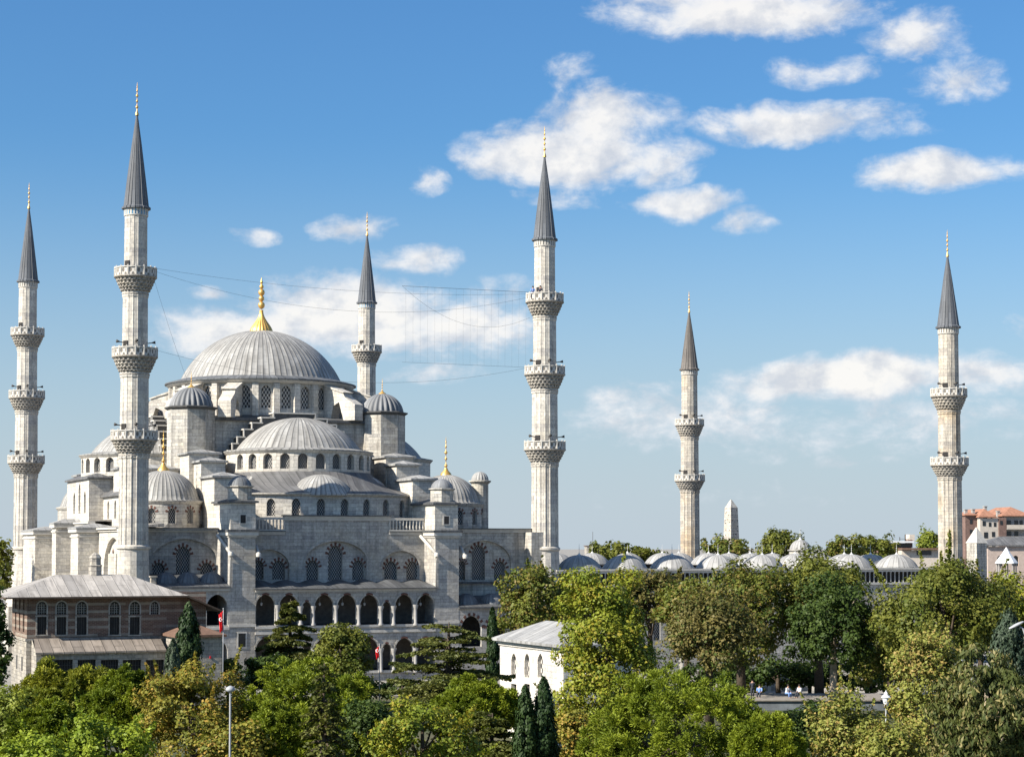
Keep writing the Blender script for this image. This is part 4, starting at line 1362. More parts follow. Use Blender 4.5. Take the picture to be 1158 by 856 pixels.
hpart(k, 'inner_lining', M['interior_dark'])
for h in upw:
    k = MB(); k.flat(h, vmap(0), .24); o = hpart(k, 'upper_window', M['dark_glass'])
    xs_ = [p[0] for p in h]; zs_ = [p[1] for p in h]; a, b = min(xs_), max(xs_); z0, z1 = min(zs_), max(zs_)
    k = MB()
    for i in range(1, 4): k.box(a + (b - a) * i / 4 - .022, a + (b - a) * i / 4 + .022, .16, .2, z0, z1 - .12 - .12 * abs(i - 2))
    for i in range(1, 5): k.box(a, b, .155, .195, z0 + (z1 - z0) * i / 5.4 - .02, z0 + (z1 - z0) * i / 5.4 + .02)
    k.build('bars', M['window_bars'], o)
    k = MB(); k.box(a - .13, a, -.03, .1, z0, z1 - .4); k.box(b, b + .13, -.03, .1, z0, z1 - .4); offset_wedges(h[2:], 8, 0, .13, vmap(0), k, .03, every=1); k.build('frame', M['window_bars'], o)
for q in low:
    k = MB(); k.flat(q, vmap(0), .2); o = hpart(k, 'shuttered_window', M['shutter'])
    a, b, z0, z1 = q[0][0], q[1][0], q[0][1], q[2][1]
    k = MB(); k.box(a - .14, a, -.04, .12, z0, z1); k.box(b, b + .14, -.04, .12, z0, z1); k.box(a - .18, b + .18, -.05, .12, z1, z1 + .16); k.box(a - .18, b + .18, -.07, .12, z0 - .12, z0)
    k.build('frame', M['annex_stone'], o)
    k = MB()
    for i in range(1, 4): k.box(a + (b - a) * i / 4 - .02, a + (b - a) * i / 4 + .02, .10, .14, z0, z1)
    k.build('bars', M['bronze'], o)
for q in sw_:
    k = MB(); k.flat(q, umap(0), .25); hpart(k, 'side_window', M['dark_glass'])
k = MB(); k.box(-.05, HW - .05, -.05, HD - .3, 0, zfl - .25); k.box(-.16, HW, -.16, HD - .2, zfl - .248, zfl - .02); o = hpart(k, 'stone_base', M['annex_stone'])
for c, z0 in ((2.2, 1.6), (5.2, 1.6), (2.2, 4.4), (5.2, 4.4)):
    k = MB(); k.box(-.07, .0, c - .35, c + .35, z0, z0 + 1.3); k.build('base_window', M['dark_glass'], o)
# roof: long front slope, right slope running on over the side entrance
zr = hv(100, 649.5, 4.3)[1]
r0, r1 = hv(62, 649.5, 4.3)[0], hv(143, 649.5, 4.3)[0]
ue = hv(212, 672, -1.1)[0]; ux = hv(252.5, 690.5, -1.1)[0]; zx = hv(252.5, 690.5, -1.1)[1]
O = 1.35
V = [(-O * 1.6, -O, ze), (ue, -O, ze), (ux, -O, zx), (ux, HD + O, zx), (ue, HD + O, ze), (-O * 1.6, HD + O, ze), (r0, 4.3, zr), (r1, 4.3, zr)]
k = MB(); k.add(V, [(0, 1, 7, 6), (1, 2, 3, 4, 7), (4, 5, 6, 7), (5, 0, 6)])
hpart(k, 'roof', M['pale_roof_lead'])
roof = children(house)[-1]
k = MB(); k.add([(x, y, z - .16) for x, y, z in V[:6]], [(5, 4, 1, 0), (4, 3, 2, 1)])
for i, j in ((0, 1), (1, 2), (2, 3), (5, 0)):
    a, b = V[i], V[j]; k.add([a[:2] + (a[2] - .16,), b[:2] + (b[2] - .16,), b[:2] + (b[2] - .003,), a[:2] + (a[2] - .003,)], [(0, 1, 2, 3)])
k.build('eave', M['wood_eave'], roof)
cu, cz = hv(107.5, 651, 4.6)
k = MB(); k.lathe([(.62, cz - .6), (.62, cz + .9), (.72, cz + 1.0), (.55, cz + 1.1), (.55, cz + 1.65), (.62, cz + 1.7), (.4, cz + 2.05), (.05, cz + 2.25)], cu, 4.6, 8, 0, False); k.build('chimney', M['annex_stone'], roof)
cu, cz = hv(173, 658, 3.0)
k = MB(); k.box(cu - .25, cu + .25, 2.7, 3.2, cz - .5, cz + .45); k.box(cu - .34, cu + .34, 2.6, 3.3, cz + .452, cz + .6); k.build('chimney', M['annex_stone'], roof)
# lean-to with barred openings between pale piers
l0, l1 = hv(42, 740, -2.6)[0] - .2, hv(187, 740, -2.6)[0]
zt, zf = hv(100, 720.5, 0)[1], hv(100, 736.5, -2.9)[1]
k = MB(); k.add([(l0 + .3, -.07, zt), (l1, -.07, zt), (l1, -2.95, zf), (l0 + .0, -2.95, zf)], [(3, 2, 1, 0)])
k.add([(l0, -2.95, zf - .16), (l1, -2.95, zf - .16), (l1, -2.95, zf - .002), (l0, -2.95, zf - .002)], [(0, 1, 2, 3)])
lt = hpart(k, 'lean_to', M['lean_roof_lead'])
ops = []
for a, b in ((62, 82.5), (88, 108.5), (114.3, 134), (139, 159.8), (165, 185.5)):
    ua, ub = hv(a, 750, -2.6)[0], hv(b, 750, -2.6)[0]
    ops.append([(ua, hv(a, 772, -2.6)[1]), (ub, hv(a, 772, -2.6)[1]), (ub, hv(a, 746, -2.6)[1]), (ua, hv(a, 746, -2.6)[1])])
k = MB(); k.panel([(l0 + .15, 0), (l1, 0), (l1, zf - .03), (l0 + .15, zf - .03)], ops, vmap(-2.6), .35)
k.slab([(-2.6, 0), (-.06, 0), (-.06, zt - .05), (-2.6, zf - .1)], l0 + .12, l0 + .149, 'u')
k.build('lean_to_wall', M['annex_stone'], lt)
for q in ops:
    a, b, z0, z1 = q[0][0], q[1][0], q[0][1], q[2][1]
    k = MB(); k.flat(q, vmap(-2.6), .33); k.build('opening', M['interior_dark'], lt)
    k = MB()
    for i in range(1, 7): k.box(a + (b - a) * i / 7 - .018, a + (b - a) * i / 7 + .018, -2.4, -2.36, z0, z1)
    for i in range(1, 4): k.box(a, b, -2.405, -2.365, z0 + (z1 - z0) * i / 4 - .018, z0 + (z1 - z0) * i / 4 + .018)
    k.build('bars', M['bronze'], lt)
# little annex at the right
a0, a1 = hv(201, 735, -5.2)[0], hv(251, 735, -5.2)[0]
za = hv(225, 720, -5.2)[1]
k = MB(); k.box(a0, a1, -5.2, -.1, 0, za); an = hpart(k, 'side_annex', M['annex_stone'])
k = MB(); hip(k, a0, a1, -5.2, -.1, za + .2, .95, .35); k.build('annex_roof', M['brown_tile'], an)
k = MB(); k.box(a0 + 3.0, a0 + 3.12, -5.3, -5.2, za - 2.0, za - 1.8); k.build('wall_sign', M['flag_red'], an)

# ------------------------------------------------------------------ white pavilion among the trees
pp = at(637, 740, 152)
pav = empty('white_pavilion', pp.x, pp.y, 0, MA)
tag(pav, 'small white stone pavilion with pale hipped roof and three lattice windows, behind the lime tree', 'pavilion')


def pu(px, py): return on_u(px, py, 0, pp.x, pp.y)


PL = pu(565.5, 735)[0]; PZ = pu(600, 733)[1]; PW = 6.0
hs = []; ls = []
for x in (581, 596, 611):
    c = pu(x, 750)[0]; zt, zb = pu(x, 738.5)[1], pu(x, 766)[1]
    hs.append(arch(c, 1.05, zb, zt - .75, zt, 7)); zq = pu(x, 773)[1]
    ls.append([(c - .55, zq - 2.0), (c + .55, zq - 2.0), (c + .55, zq), (c - .55, zq)])
fh = [arch(c, .9, hs[0][0][1], hs[0][0][1] + 1.2, hs[0][0][1] + 1.9, 7) for c in (1.5, 4.2)]
k = MB(); k.panel([(0, 0), (PL, 0), (PL, PZ), (0, PZ)], hs + ls, umap(0), .4); k.panel([(0, 0), (PW, 0), (PW, PZ), (0, PZ)], fh, vmap(0), .4)
k.box(PW - .3, PW, .01, PL, 0, PZ); k.box(.01, PW - .31, PL - .3, PL, 0, PZ)
k.build('wall', M['pavilion_stone'], pav)
for h in hs: k = MB(); k.flat(h, umap(0), .3); k.build('window', M['white_grille'], pav)
for h in fh: k = MB(); k.flat(h, vmap(0), .3); k.build('window', M['white_grille'], pav)
for h in ls: k = MB(); k.flat(h, umap(0), .35); k.build('lower_window', M['dark_glass'], pav)
k = MB(); k.box(-.12, PW + .1, -.12, PL + .1, PZ, PZ + .18); k.box(-.25, PW + .25, -.25, PL + .25, PZ + .182, PZ + .36); k.build('cornice', M['coping'], pav)
k = MB(); hip(k, 0, PW, 0, PL, PZ + .6, 1.5, .55); k.build('roof', M['court_lead'], pav)

# ------------------------------------------------------------------ far buildings and monuments
def far(name, px, Y, rz=MA):
    p = at(px, 620, Y); return empty(name, p.x, p.y, 0, rz)


op = at(827, 600, 420)
ob = empty('obelisk', op.x, op.y, 0, MA + R_(12)); tag(ob, 'weathered stone obelisk with pointed cap rising beyond the courtyard', 'obelisk')
zt = at(827, 574, 420).z; zp = at(827, 564.8, 420).z
k = MB(); k.prism([(-1.7, -1.7), (1.7, -1.7), (1.7, 1.7), (-1.7, 1.7)], 0, zt, top=[(-1.0, -1.0), (1.0, -1.0), (1.0, 1.0), (-1.0, 1.0)]); k.build('shaft', M['obelisk_stone'], ob)
k = MB(); k.prism([(-1.0, -1.0), (1.0, -1.0), (1.0, 1.0), (-1.0, 1.0)], zt + .003, zp, top=[(-.08, -.08), (.08, -.08), (.08, .08), (-.08, .08)]); k.build('pyramid_cap', M['limestone'], ob)
k = MB(); rnd = random.Random(5)
for i in range(46):
    z = rnd.uniform(12, zt - .5); q = rnd.uniform(-.85, .85); w = 1.7 - .70 * z / zt
    if i % 2: k.box(q * w - .09, q * w + .09, -w - .03, -w + .2, z, z + .2)
    else: k.box(-w - .03, -w + .2, q * w - .09, q * w + .09, z, z + .2)
k.build('putlog_holes', M['interior_dark'], ob)

# apartment block
ab = far('apartment_building', 1092, 420, R_(10)); ap0 = at(1092, 620, 420)
def az(y): return at(1120, y, 420).z
S = 420 / FPX
tag(ab, 'old cream and brick apartment building with orange tiled roofs and chimneys at the right', 'building')
def ablock(name, x0, x1, yt, d0, d1, m):
    k = MB(); k.box((x0 - 1092) * S, (x1 - 1092) * S, d0, d1, 0, az(yt)); return k.build(name, M[m], ab)
w1 = ablock('brick_wing', 1092, 1106, 583, 0, 10, 'brick_red'); w2 = ablock('cream_wing', 1106.2, 1128, 586, -1.5, 11, 'plaster_cream'); w3 = ablock('stair_panel', 1128.2, 1137, 585, -1.8, 9, 'brick_red')
w4 = ablock('balcony_wing', 1137.2, 1166, 584, -.5, 12, 'concrete')
for (x0, x1, d0, d1, y, rise) in ((1105, 1124, -1.8, 11, 585, 1.7), (1134, 1168, -1.2, 12.5, 583.6, 1.9), (1091.5, 1106, -.3, 10, 582.8, .5)):
    k = MB(); hip(k, (x0 - 1092) * S, (x1 - 1092) * S, d0, d1, az(y) + .2, rise, .2); k.build('tiled_roof', M['roof_tile'], ab)
for (x, y) in ((1095.5, 576.5), (1104.5, 576), (1119, 572.8), (1134.5, 578)):
    u = (x - 1092) * S; k = MB(); k.box(u - .3, u + .3, 1.0, 1.8, az(588), az(y)); k.box(u - .38, u + .38, .9, 1.9, az(y) + .002, az(y) + .18); k.build('chimney', M['concrete'], ab)
for (x, y, w, h, d, wing) in ((1099, 590, 2.6, 4, 0, w1), (1099, 601, 2.6, 4, 0, w1), (1099, 612, 2.6, 4, 0, w1), (1111, 592, 3, 4.5, -1.5, w2), (1118, 593, 2.2, 4, -1.5, w2), (1124, 593, 2.2, 4, -1.5, w2), (1113, 605, 4, 6, -1.5, w2), (1122, 604, 3, 5, -1.5, w2), (1113, 618, 4, 5, -1.5, w2), (1122, 617, 3, 5, -1.5, w2),
                     (1131, 591, 2.2, 4, -1.8, w3), (1143, 591, 4.5, 5, -.5, w4), (1152, 591, 4, 5, -.5, w4), (1143, 604, 4.5, 6, -.5, w4), (1152, 604, 4, 6, -.5, w4), (1158, 591, 3, 5, -.5, w4)):
    u = (x - 1092) * S; k = MB(); k.box(u - w * S / 2 - .06, u + w * S / 2 + .06, d - .06, d + .1, az(y + h / 2) - .06, az(y - h / 2) + .06); o = k.build('window', M['window_bars'], wing)
for y in (598, 611, 623):
    k = MB(); k.box((1137.4 - 1092) * S, (1165 - 1092) * S, -1.9, -.5, az(y) - .12, az(y)); k.box((1137.4 - 1092) * S, (1165 - 1092) * S, -1.92, -1.86, az(y) + .003, az(y) + .9); k.build('balcony', M['plaster_cream'], ab)
for o in [c for w in (w1, w2, w3, w4) for c in children(w)]:
    b = [Vector(c) for c in o.bound_box]
    k = MB(); x0, x1 = min(p.x for p in b) + .07, max(p.x for p in b) - .07; y0 = min(p.y for p in b); z0, z1 = min(p.z for p in b) + .07, max(p.z for p in b) - .07
    o.data.materials[0] = M['dark_glass']

# small house with grey lead roof, in front of the block
lp = far('low_house', 1117, 335, R_(6)); S2 = 335 / FPX
tag(lp, 'pink rendered low house with grey lead roof in front of the apartment building', 'house')
zz = lambda y: at(1120, y, 335).z
k = MB(); hs = [arch(c, 1.1, zz(640), zz(632), zz(628), 5) for c in (2.2, 5.0, 7.8)]
k.panel([(0, 0), (11, 0), (11, zz(618)), (0, zz(618))], hs, vmap(0), .3); k.box(0, .3, .01, 8, 0, zz(618)); k.box(.3, 11, .5, 8, 0, zz(618) - .05); k.build('wall', M['plaster_pink'], lp)
for h in hs: k = MB(); k.flat(h, vmap(0), .28); k.build('window', M['dark_glass'], lp)
k = MB(); hip(k, 0, 12, 0, 8, zz(617.5) + .22, 1.5, .5); k.build('roof', M['roof_lead'], lp)
# pyramid-roofed stone pier
tp = far('stone_turret', 1104.5, 320, MA + R_(8)); S3 = 320 / FPX
tag(tp, 'square stone turret with tall pyramid cap right of the stained minaret', 'turret')
zz = lambda y: at(1104, y, 320).z
k = MB(); r = 1.15; k.box(-r, r, -r, r, 0, zz(614)); k.build('shaft', M['limestone'], tp)
k = MB(); k.prism([(-r - .12, -r - .12), (r + .12, -r - .12), (r + .12, r + .12), (-r - .12, r + .12)], zz(614) + .003, zz(596), top=[(-.06, -.06), (.06, -.06), (.06, .06), (-.06, .06)]); k.build('pyramid_cap', M['coping'], tp)
# white tent-like kiosk roof
tp = far('fountain_kiosk', 1138, 300, MA)
tag(tp, 'little kiosk under a white pyramid roof half hidden by trees at the right edge', 'kiosk')
zz = lambda y: at(1138, y, 300).z
k = MB(); k.lathe([(1.75, zz(637)), (1.75, zz(636)), (.7, zz(626)), (.03, zz(618.5))], 0, 0, 8, 0, False); k.build('roof', M['pole_white'], tp)
for a in range(8):
    k = MB(); k.lathe([(.1, 0), (.1, zz(637))], 1.45 * math.cos(a * PI / 4), 1.45 * math.sin(a * PI / 4), 6); k.build('post', M['column_marble'], tp)
# terrace restaurant with flat roofs left of the stained minaret
rp = far('terrace_building', 1006, 385, R_(4)); S4 = 385 / FPX
tag(rp, 'low red-brown building with flat white-edged roofs and rooftop clutter left of the stained minaret', 'building')
zz = lambda y: at(1030, y, 385).z
def rb(name, x0, x1, y0, y1, d0, d1, m):
    k = MB(); k.box((x0 - 1006) * S4, (x1 - 1006) * S4, d0, d1, 0 if y1 is None else zz(y1), zz(y0)); return k.build(name, M[m], rp)
rb('upper_wall', 1006, 1036, 614, None, 3, 12, 'brick_red'); rb('upper_roof', 1004, 1037, 611.6, 613.6, 2, 13, 'pole_white'); rb('lower_wall', 1020, 1062, 622, None, 0, 2.9, 'plaster_cream'); rb('lower_roof', 1019, 1064, 619.5, 621.6, -1, 2.95, 'brown_tile')
rb('window_strip', 1037, 1054, 622.5, 627.5, -.06, .1, 'dark_glass'); rb('window_strip', 1008, 1034, 615, 618, 2.9, 3.1, 'dark_glass')
rb('roof_box', 1037, 1043, 604, 611.5, 5, 8, 'plaster_cream'); rb('roof_box', 1033, 1038, 610, 619, 3.5, 6, 'brick_red'); rb('mast', 1025.3, 1026, 607, 611.5, 5, 5.15, 'bronze'); rb('mast', 1031.5, 1032.6, 604, 611.5, 5, 5.15, 'bronze'); rb('roof_rail', 1026, 1036, 609, 609.4, 4.9, 5, 'bronze')
# rooftop hut with a mast, far left of the courtyard
rp2 = far('rooftop_hut', 671, 430, R_(5)); tag(rp2, 'flat tan building top with thin antenna mast behind the shaded courtyard dome', 'building')
zz = lambda y: at(671, y, 430).z
k = MB(); k.box(-1.5, 1.6, 0, 4, 0, zz(617.5)); k.build('wall', M['annex_stone'], rp2)
k = MB(); k.box(-1.7, 1.8, -.2, 4.2, zz(617.4), zz(616.6)); k.build('roof', M['brown_tile'], rp2)
k = MB(); k.tube([(0, 1, zz(617)), (0, 1, zz(601))], .05, 5); k.build('mast', M['bronze'], rp2)

# promenade edge in front of the trees, garden wall behind
e0, e1 = at(846, 790, 188), at(1012, 790, 188)
k = MB(); k.box(e0.x, e1.x, 188.4, 197, .06, .94); k.box(e0.x - .1, e1.x + .1, 188.0, 190.2, .942, 1.06); k.box(e0.x, e1.x, 190.21, 197, .942, 1.03)
tag(k.build('promenade', M['paving']), kind='structure')
k = MB(); k.box(e0.x, e1.x, 188.2, 188.38, .03, .9)
o = k.build('retaining_wall', M['shaded_wall_face']); tag(o, 'low retaining wall with painted blue-grey shade below the pale stone promenade edge', 'wall')
gw = empty('garden_wall', 0, 214, 0); tag(gw, 'shaded grey garden wall with posts behind the tree trunks', 'wall')
x0, x1 = at(770, 750, 214).x, at(1020, 750, 214).x
k = MB(); k.box(x0, x1, 0, .4, 0, 2.1); k.box(x0, x1, -.06, .46, 2.1, 2.25); k.build('wall', M['grey_limestone'], gw)
k = MB()
for i in range(11):
    k = MB(); x = x0 + (x1 - x0) * i / 10; k.box(x - .18, x + .18, -.1, .5, 0, 3.6); k.build('post', M['coping'], gw)


# ------------------------------------------------------------------ trees
def np_mesh(name, V, nq, m, parent):
    """quads from a (4n, 3) array"""
    me = bpy.data.meshes.new(name)
    me.vertices.add(4 * nq); me.vertices.foreach_set('co', V.astype(np.float32).ravel())
    me.loops.add(4 * nq); me.loops.foreach_set('vertex_index', np.arange(4 * nq, dtype=np.int32))
    me.polygons.add(nq); me.polygons.foreach_set('loop_start', np.arange(0, 4 * nq, 4, dtype=np.int32))
    me.polygons.foreach_set('loop_total', np.full(nq, 4, dtype=np.int32))
    me.materials.append(m); me.update(); me.validate()
    o = bpy.data.objects.new(name, me); COL.objects.link(o); o.parent = parent
    return o


def unit(a): return a / (np.linalg.norm(a, axis=1, keepdims=True) + 1e-9)


def leaf_quads(P, N, size, aspect, rng, T=None, var=.5):
    n = len(P); N = unit(N)
    if T is None: T = rng.normal(size=(n, 3))
    T = unit(T - N * (T * N).sum(1, keepdims=True)); B = np.cross(N, T)
    s = size * rng.uniform(1 - var, 1 + var, (n, 1)); w = s * aspect
    V = np.empty((n, 4, 3))
    bend = N * s * .12
    V[:, 0] = P - T * s * .5 - bend; V[:, 1] = P + B * w * .5 + T * s * .04; V[:, 2] = P + T * s * .5 - bend; V[:, 3] = P - B * w * .5 + T * s * .04
    return V.reshape(-1, 3)


def ball(n, rng): return unit(rng.normal(size=(n, 3)))


def trunk(root, h, r, targets, m, rng, lean=0.0, base=0.0):
    k = MB()
    top = Vector((lean, 0, h))
    pts = [Vector((0, 0, base)), Vector((lean * .2 + rng.uniform(-.1, .1), rng.uniform(-.1, .1), base + (h - base) * .35)), Vector((lean * .6, 0, base + (h - base) * .7)), top]
    k.tube(pts, [r * 1.25, r, r * .75, r * .3], 8)
    k.build('trunk', M[m], root)
    k = MB()
    for t in targets:
        t = Vector(t); f = rng.uniform(.35, .85); i = f * 3; a = pts[int(i)].lerp(pts[min(3, int(i) + 1)], i - int(i))
        mid = a.lerp(t, .5) + Vector((0, 0, -.06 * (t - a).length))
        k.tube([a, mid, t], [r * .38, r * .24, r * .08], 5)
    if targets: k.build('limbs', M[m], root)


GROUP_OF = {}


def crown_clumps(rx, ry, rz, K, rng, lump, low=-.75):
    """centres and radii of leaf clumps that fill an uneven ellipsoid crown"""
    D = ball(K * 3, rng); D = D[D[:, 2] > low][:K]
    f = rng.uniform(.25, 1.0, (len(D), 1)) ** .45
    ph = rng.uniform(0, 6.28, 6)
    w = 1 + lump * (np.sin(3 * D[:, 0] + ph[0]) * np.sin(4 * D[:, 2] + ph[1]) + .6 * np.sin(7 * D[:, 1] + ph[2]) * np.sin(6 * D[:, 0] + ph[3]))[:, None]
    C = D * f * w * np.array([[rx, ry, rz]])
    return C, D, f[:, 0]


def tree_root(name, px, Y, label, cat='tree', group=None):
    p = at(px, 700, Y)
    r = empty(name, p.x, p.y, 0, random.Random(px * 7 + Y).uniform(0, 6.28))
    tag(r, label, cat, group)
    return r


def span(px, yt, hw, yb, Y):
    return hw / FPX * Y, at(px, yt, Y).z, at(px, yb, Y).z


def broadleaf(px, yt, hw, yb, Y, leaf, label, m, name='broadleaf_tree', lump=.22, size=None, dens=1.0, bark='bark', group='park trees', clump=.30, sprigs=0, limbs=9, seed=None, boxy=None):
    rng = np.random.default_rng(int(px * 13 + yt * 7 + Y) if seed is None else seed)
    rx, zt, zb = span(px, yt, hw, yb, Y); zb = max(zb, .4); zt += .05 * (zt - zb); rx *= 1.04; rz = (zt - zb) / 2; zc = (zt + zb) / 2
    root = tree_root(name, px, Y, label, 'tree', group)
    size = size or max(.165, Y * .00155)
    A = PI * rx * rz
    n = int(min(80000, dens * 8.5 * A / (size * size * .55)))
    K = int(max(45, min(170, 60 * A / (rx * rx * 2.2))))
    rc = clump * min(rx, rz * 1.1)
    C, D, f = crown_clumps(rx - rc * .55, rx - rc * .55, rz - rc * .5, K, rng, lump)
    if boxy:                                                          # fuller, more upright crown
        q = rng.uniform(-1, 1, (K * 14, 3)); e = np.hypot(q[:, 0], q[:, 1]) ** boxy + np.abs(q[:, 2]) ** (boxy + .6)
        q = q[(e < 1) & (e > .16)][:int(K * 1.35)]
        D = unit(q * np.array([[1, 1, .6]])); C = q * np.array([[rx - rc * .6, rx - rc * .6, rz - rc * .5]]) * (1 + .12 * np.sin(5 * q[:, 2:3] + 4 * q[:, 0:1]))
    R = rc * rng.uniform(.55, 1.15, len(C))
    idx = rng.integers(0, len(C), n)
    d = ball(n, rng); rr = rng.uniform(.35, 1.0, (n, 1)) ** .5
    P = C[idx] + d * rr * R[idx][:, None] * np.array([[1, 1, .78]])
    P += rng.normal(size=P.shape) * size * .35
    N = d * .55 + D[idx] * .35 + np.array([[0, 0, .45]]) + rng.normal(size=(n, 3)) * .42
    if sprigs:
        for _ in range(sprigs):
            a = C[rng.integers(0, len(C))]; a = a * 1.02; L = rng.uniform(.5, 1.3) * rc * 1.3
            m_ = int(L / size * 9); t = rng.uniform(0, 1, (m_, 1))
            dirv = unit((a / np.array([rx, rx, rz]) + np.array([0, 0, .9]))[None, :])
            q = a + dirv * (R.mean() * .7 + t * L) + rng.normal(size=(m_, 3)) * size * .55 * (1.2 - t)
            P = np.vstack([P, q]); N = np.vstack([N, rng.normal(size=(m_, 3)) + np.array([[0, 0, .4]])])
    P[:, 2] += zc
    V = leaf_quads(P, N, size, .72, rng)
    np_mesh('crown', V, len(P), M[m], root)
    sel = rng.choice(len(C), limbs, replace=False)
    tg = [tuple(C[i] * .9 + np.array([0, 0, zc])) for i in sel]
    trunk(root, zc + rz * .35, max(.14, rx * .075), tg, bark, random.Random(int(px)))
    return root


def pine(px, yt, hw, yb, Y, label, m, seed=None, dens=1.0, name='umbrella_pine', tuft=.092, flat=.35):
    """umbrella pine: a cushion of upturned needle tufts on a fan of limbs"""
    rng = np.random.default_rng(int(px * 11 + yt + Y) if seed is None else seed)
    rx, zt, zb = span(px, yt, hw, yb, Y); zb = max(zb, .5); rz = zt - zb
    root = tree_root(name, px, Y, label, 'tree', 'park trees')
    K = int(460 * dens); D = ball(K * 4, rng); D = D[D[:, 2] > -.25][:K]
    ph = rng.uniform(0, 6.28, 6)
    w = 1 + .13 * (np.sin(4 * D[:, 0] + ph[0]) * np.sin(5 * D[:, 1] + ph[1]) + np.sin(9 * D[:, 0] + ph[2]) * np.sin(8 * D[:, 1] + ph[3]))
    f = rng.uniform(.72, 1.0, K)
    C = D * (f * w)[:, None] * np.array([[rx * .93, rx * .93, rz * .93]])
    C[:, 2] = np.where(C[:, 2] < 0, C[:, 2] * .6, C[:, 2])
    rc = tuft * rx * rng.uniform(.7, 1.25, K)
    per = 190
    n = K * per; idx = np.repeat(np.arange(K), per)
    up = unit(D * .8 + np.array([[0, 0, .55]]))
    d = unit(ball(n, rng) + up[idx] * .75)
    rr = rng.uniform(.25, 1.0, (n, 1))
    P = C[idx] + d * rr * rc[idx][:, None]
    size = max(.17, Y * .0018)
    N = np.cross(d, rng.normal(size=(n, 3)))
    N = unit(N) + d * .25 + np.array([[0, 0, .25]])
    P[:, 2] += zb
    V = leaf_quads(P, N, size, .30, rng, T=d + rng.normal(size=(n, 3)) * .25)
    np_mesh('crown', V, n, M[m], root)
    sel = rng.choice(K, 16, replace=False)
    trunk(root, zb + rz * .3, max(.2, rx * .055), [tuple(C[i] * .9 + np.array([0, 0, zb])) for i in sel], 'bark', random.Random(int(px)))
    return root


def cypress(px, yt, hw, yb, Y, label, m='leaf_cypress', name='cypress_tree', lean=0):
    rng = np.random.default_rng(int(px * 17 + Y))
    rx, zt, zb = span(px, yt, hw, yb, Y); zb = max(0.3, zb); h = zt - zb
    root = tree_root(name, px, Y, label, 'tree', 'park trees')
    K = 130
    t = rng.uniform(0, 1, K); prof = np.sin(PI * np.clip(t * .86 + .14, 0, 1)) ** .7 * (1 - .25 * t)
    a = rng.uniform(0, 6.28, K); q = rng.uniform(.35, 1, K) ** .5 * prof * rx * .8
    C = np.stack([q * np.cos(a), q * np.sin(a), zb + t * h * .93], 1)
    per = 110; n = K * per; idx = np.repeat(np.arange(K), per)
    rc = rx * .34 * (.5 + .5 * prof)
    d = ball(n, rng)
    P = C[idx] + d * rng.uniform(.2, 1, (n, 1)) * rc[idx][:, None] * np.array([[1, 1, 2.4]])
    out = np.stack([np.cos(a), np.sin(a), np.full(K, .25)], 1)[idx]
    V = leaf_quads(P, out * .7 + d * .6 + rng.normal(size=(n, 3)) * .35, max(.2, Y * .0019), .5, rng, T=np.array([[0, 0, 1.0]]) + out * .3 + rng.normal(size=(n, 3)) * .3)
    np_mesh('crown', V, n, M[m], root)
    k = MB(); k.tube([(0, 0, 0), (0, 0, zb + h * .5), (0, 0, zb + h * .9)], [.2, .14, .03], 7); k.build('trunk', M['bark'], root)
    return root


def cedar(px, yt, hw, yb, Y, label, layers=9, seed=1, m='leaf_cedar', droop=.1, name='cedar_tree', cone=.75, gap=.55, thin=1.0):
    """flat storeys of foliage on spreading boughs"""
    rng = np.random.default_rng(seed); r2 = random.Random(seed)
    rx, zt, zb = span(px, yt, hw, yb, Y); h = zt - zb
    root = tree_root(name, px, Y, label, 'tree', 'park trees'); root.rotation_euler[2] = 0
    Ps, Ns, Ts = [], [], []
    k = MB(); k.tube([(0, 0, 0), (.1, 0, zb), (0, 0, zb + h * .55), (.05, 0, zt - .2)], [rx * .075, rx * .065, rx * .045, .03], 8); k.build('trunk', M['bark'], root)
    k = MB()
    for i in range(layers):
        t = (i + .3) / layers; z = zb + h * (1 - (1 - t)) * .97
        L = rx * (1.05 * (1 - t) ** cone + .10)
        nb_ = 5 if t < .8 else 4
        a0 = r2.uniform(0, 6.28)
        for b in range(nb_):
            a = a0 + 2 * PI * b / nb_ + r2.uniform(-.3, .3); l = L * r2.uniform(.62, 1.08); c, s = math.cos(a), math.sin(a)
            zz = z + r2.uniform(-.3, .3)
            dz = -droop * l + r2.uniform(-.1, .15) * l
            k.tube([(0, 0, zz), (c * l * .5, s * l * .5, zz + dz * .3 + .06 * l), (c * l, s * l, zz + dz)], [.10 * (1 - t) + .04, .06, .02], 5)
            m_ = int((420 * l / 3.0 + 120) * thin)
            q = rng.uniform(.12, 1.0, m_) ** .75; wdt = (.32 * l * np.sin(PI * np.clip(q * .8 + .2, 0, 1)) + .12)
            y = rng.normal(size=m_) * wdt * .5
            X = c * l * q - s * y; Yy = s * l * q + c * y
            zc_ = zz + np.where(q < .5, q * .12 * l + q * dz * .6, .06 * l * (1 - q) * 2 + dz * (.3 + (q - .5) * 1.4))
            Zz = zc_ + rng.uniform(-.05, .22, m_) * gap - np.abs(y) * .12
            Ps.append(np.stack([X, Yy, Zz], 1)); Ns.append(np.tile([[0, 0, 1.0]], (m_, 1)) + rng.normal(size=(m_, 3)) * .55)
            Ts.append(np.tile([[c, s, -.1]], (m_, 1)) + rng.normal(size=(m_, 3)) * .6)
    k.build('limbs', M['bark'], root)
    P = np.vstack(Ps)
    V = leaf_quads(P, np.vstack(Ns), max(.24, Y * .0019), .55, rng, T=np.vstack(Ts))
    np_mesh('crown', V, len(P), M[m], root)
    return root


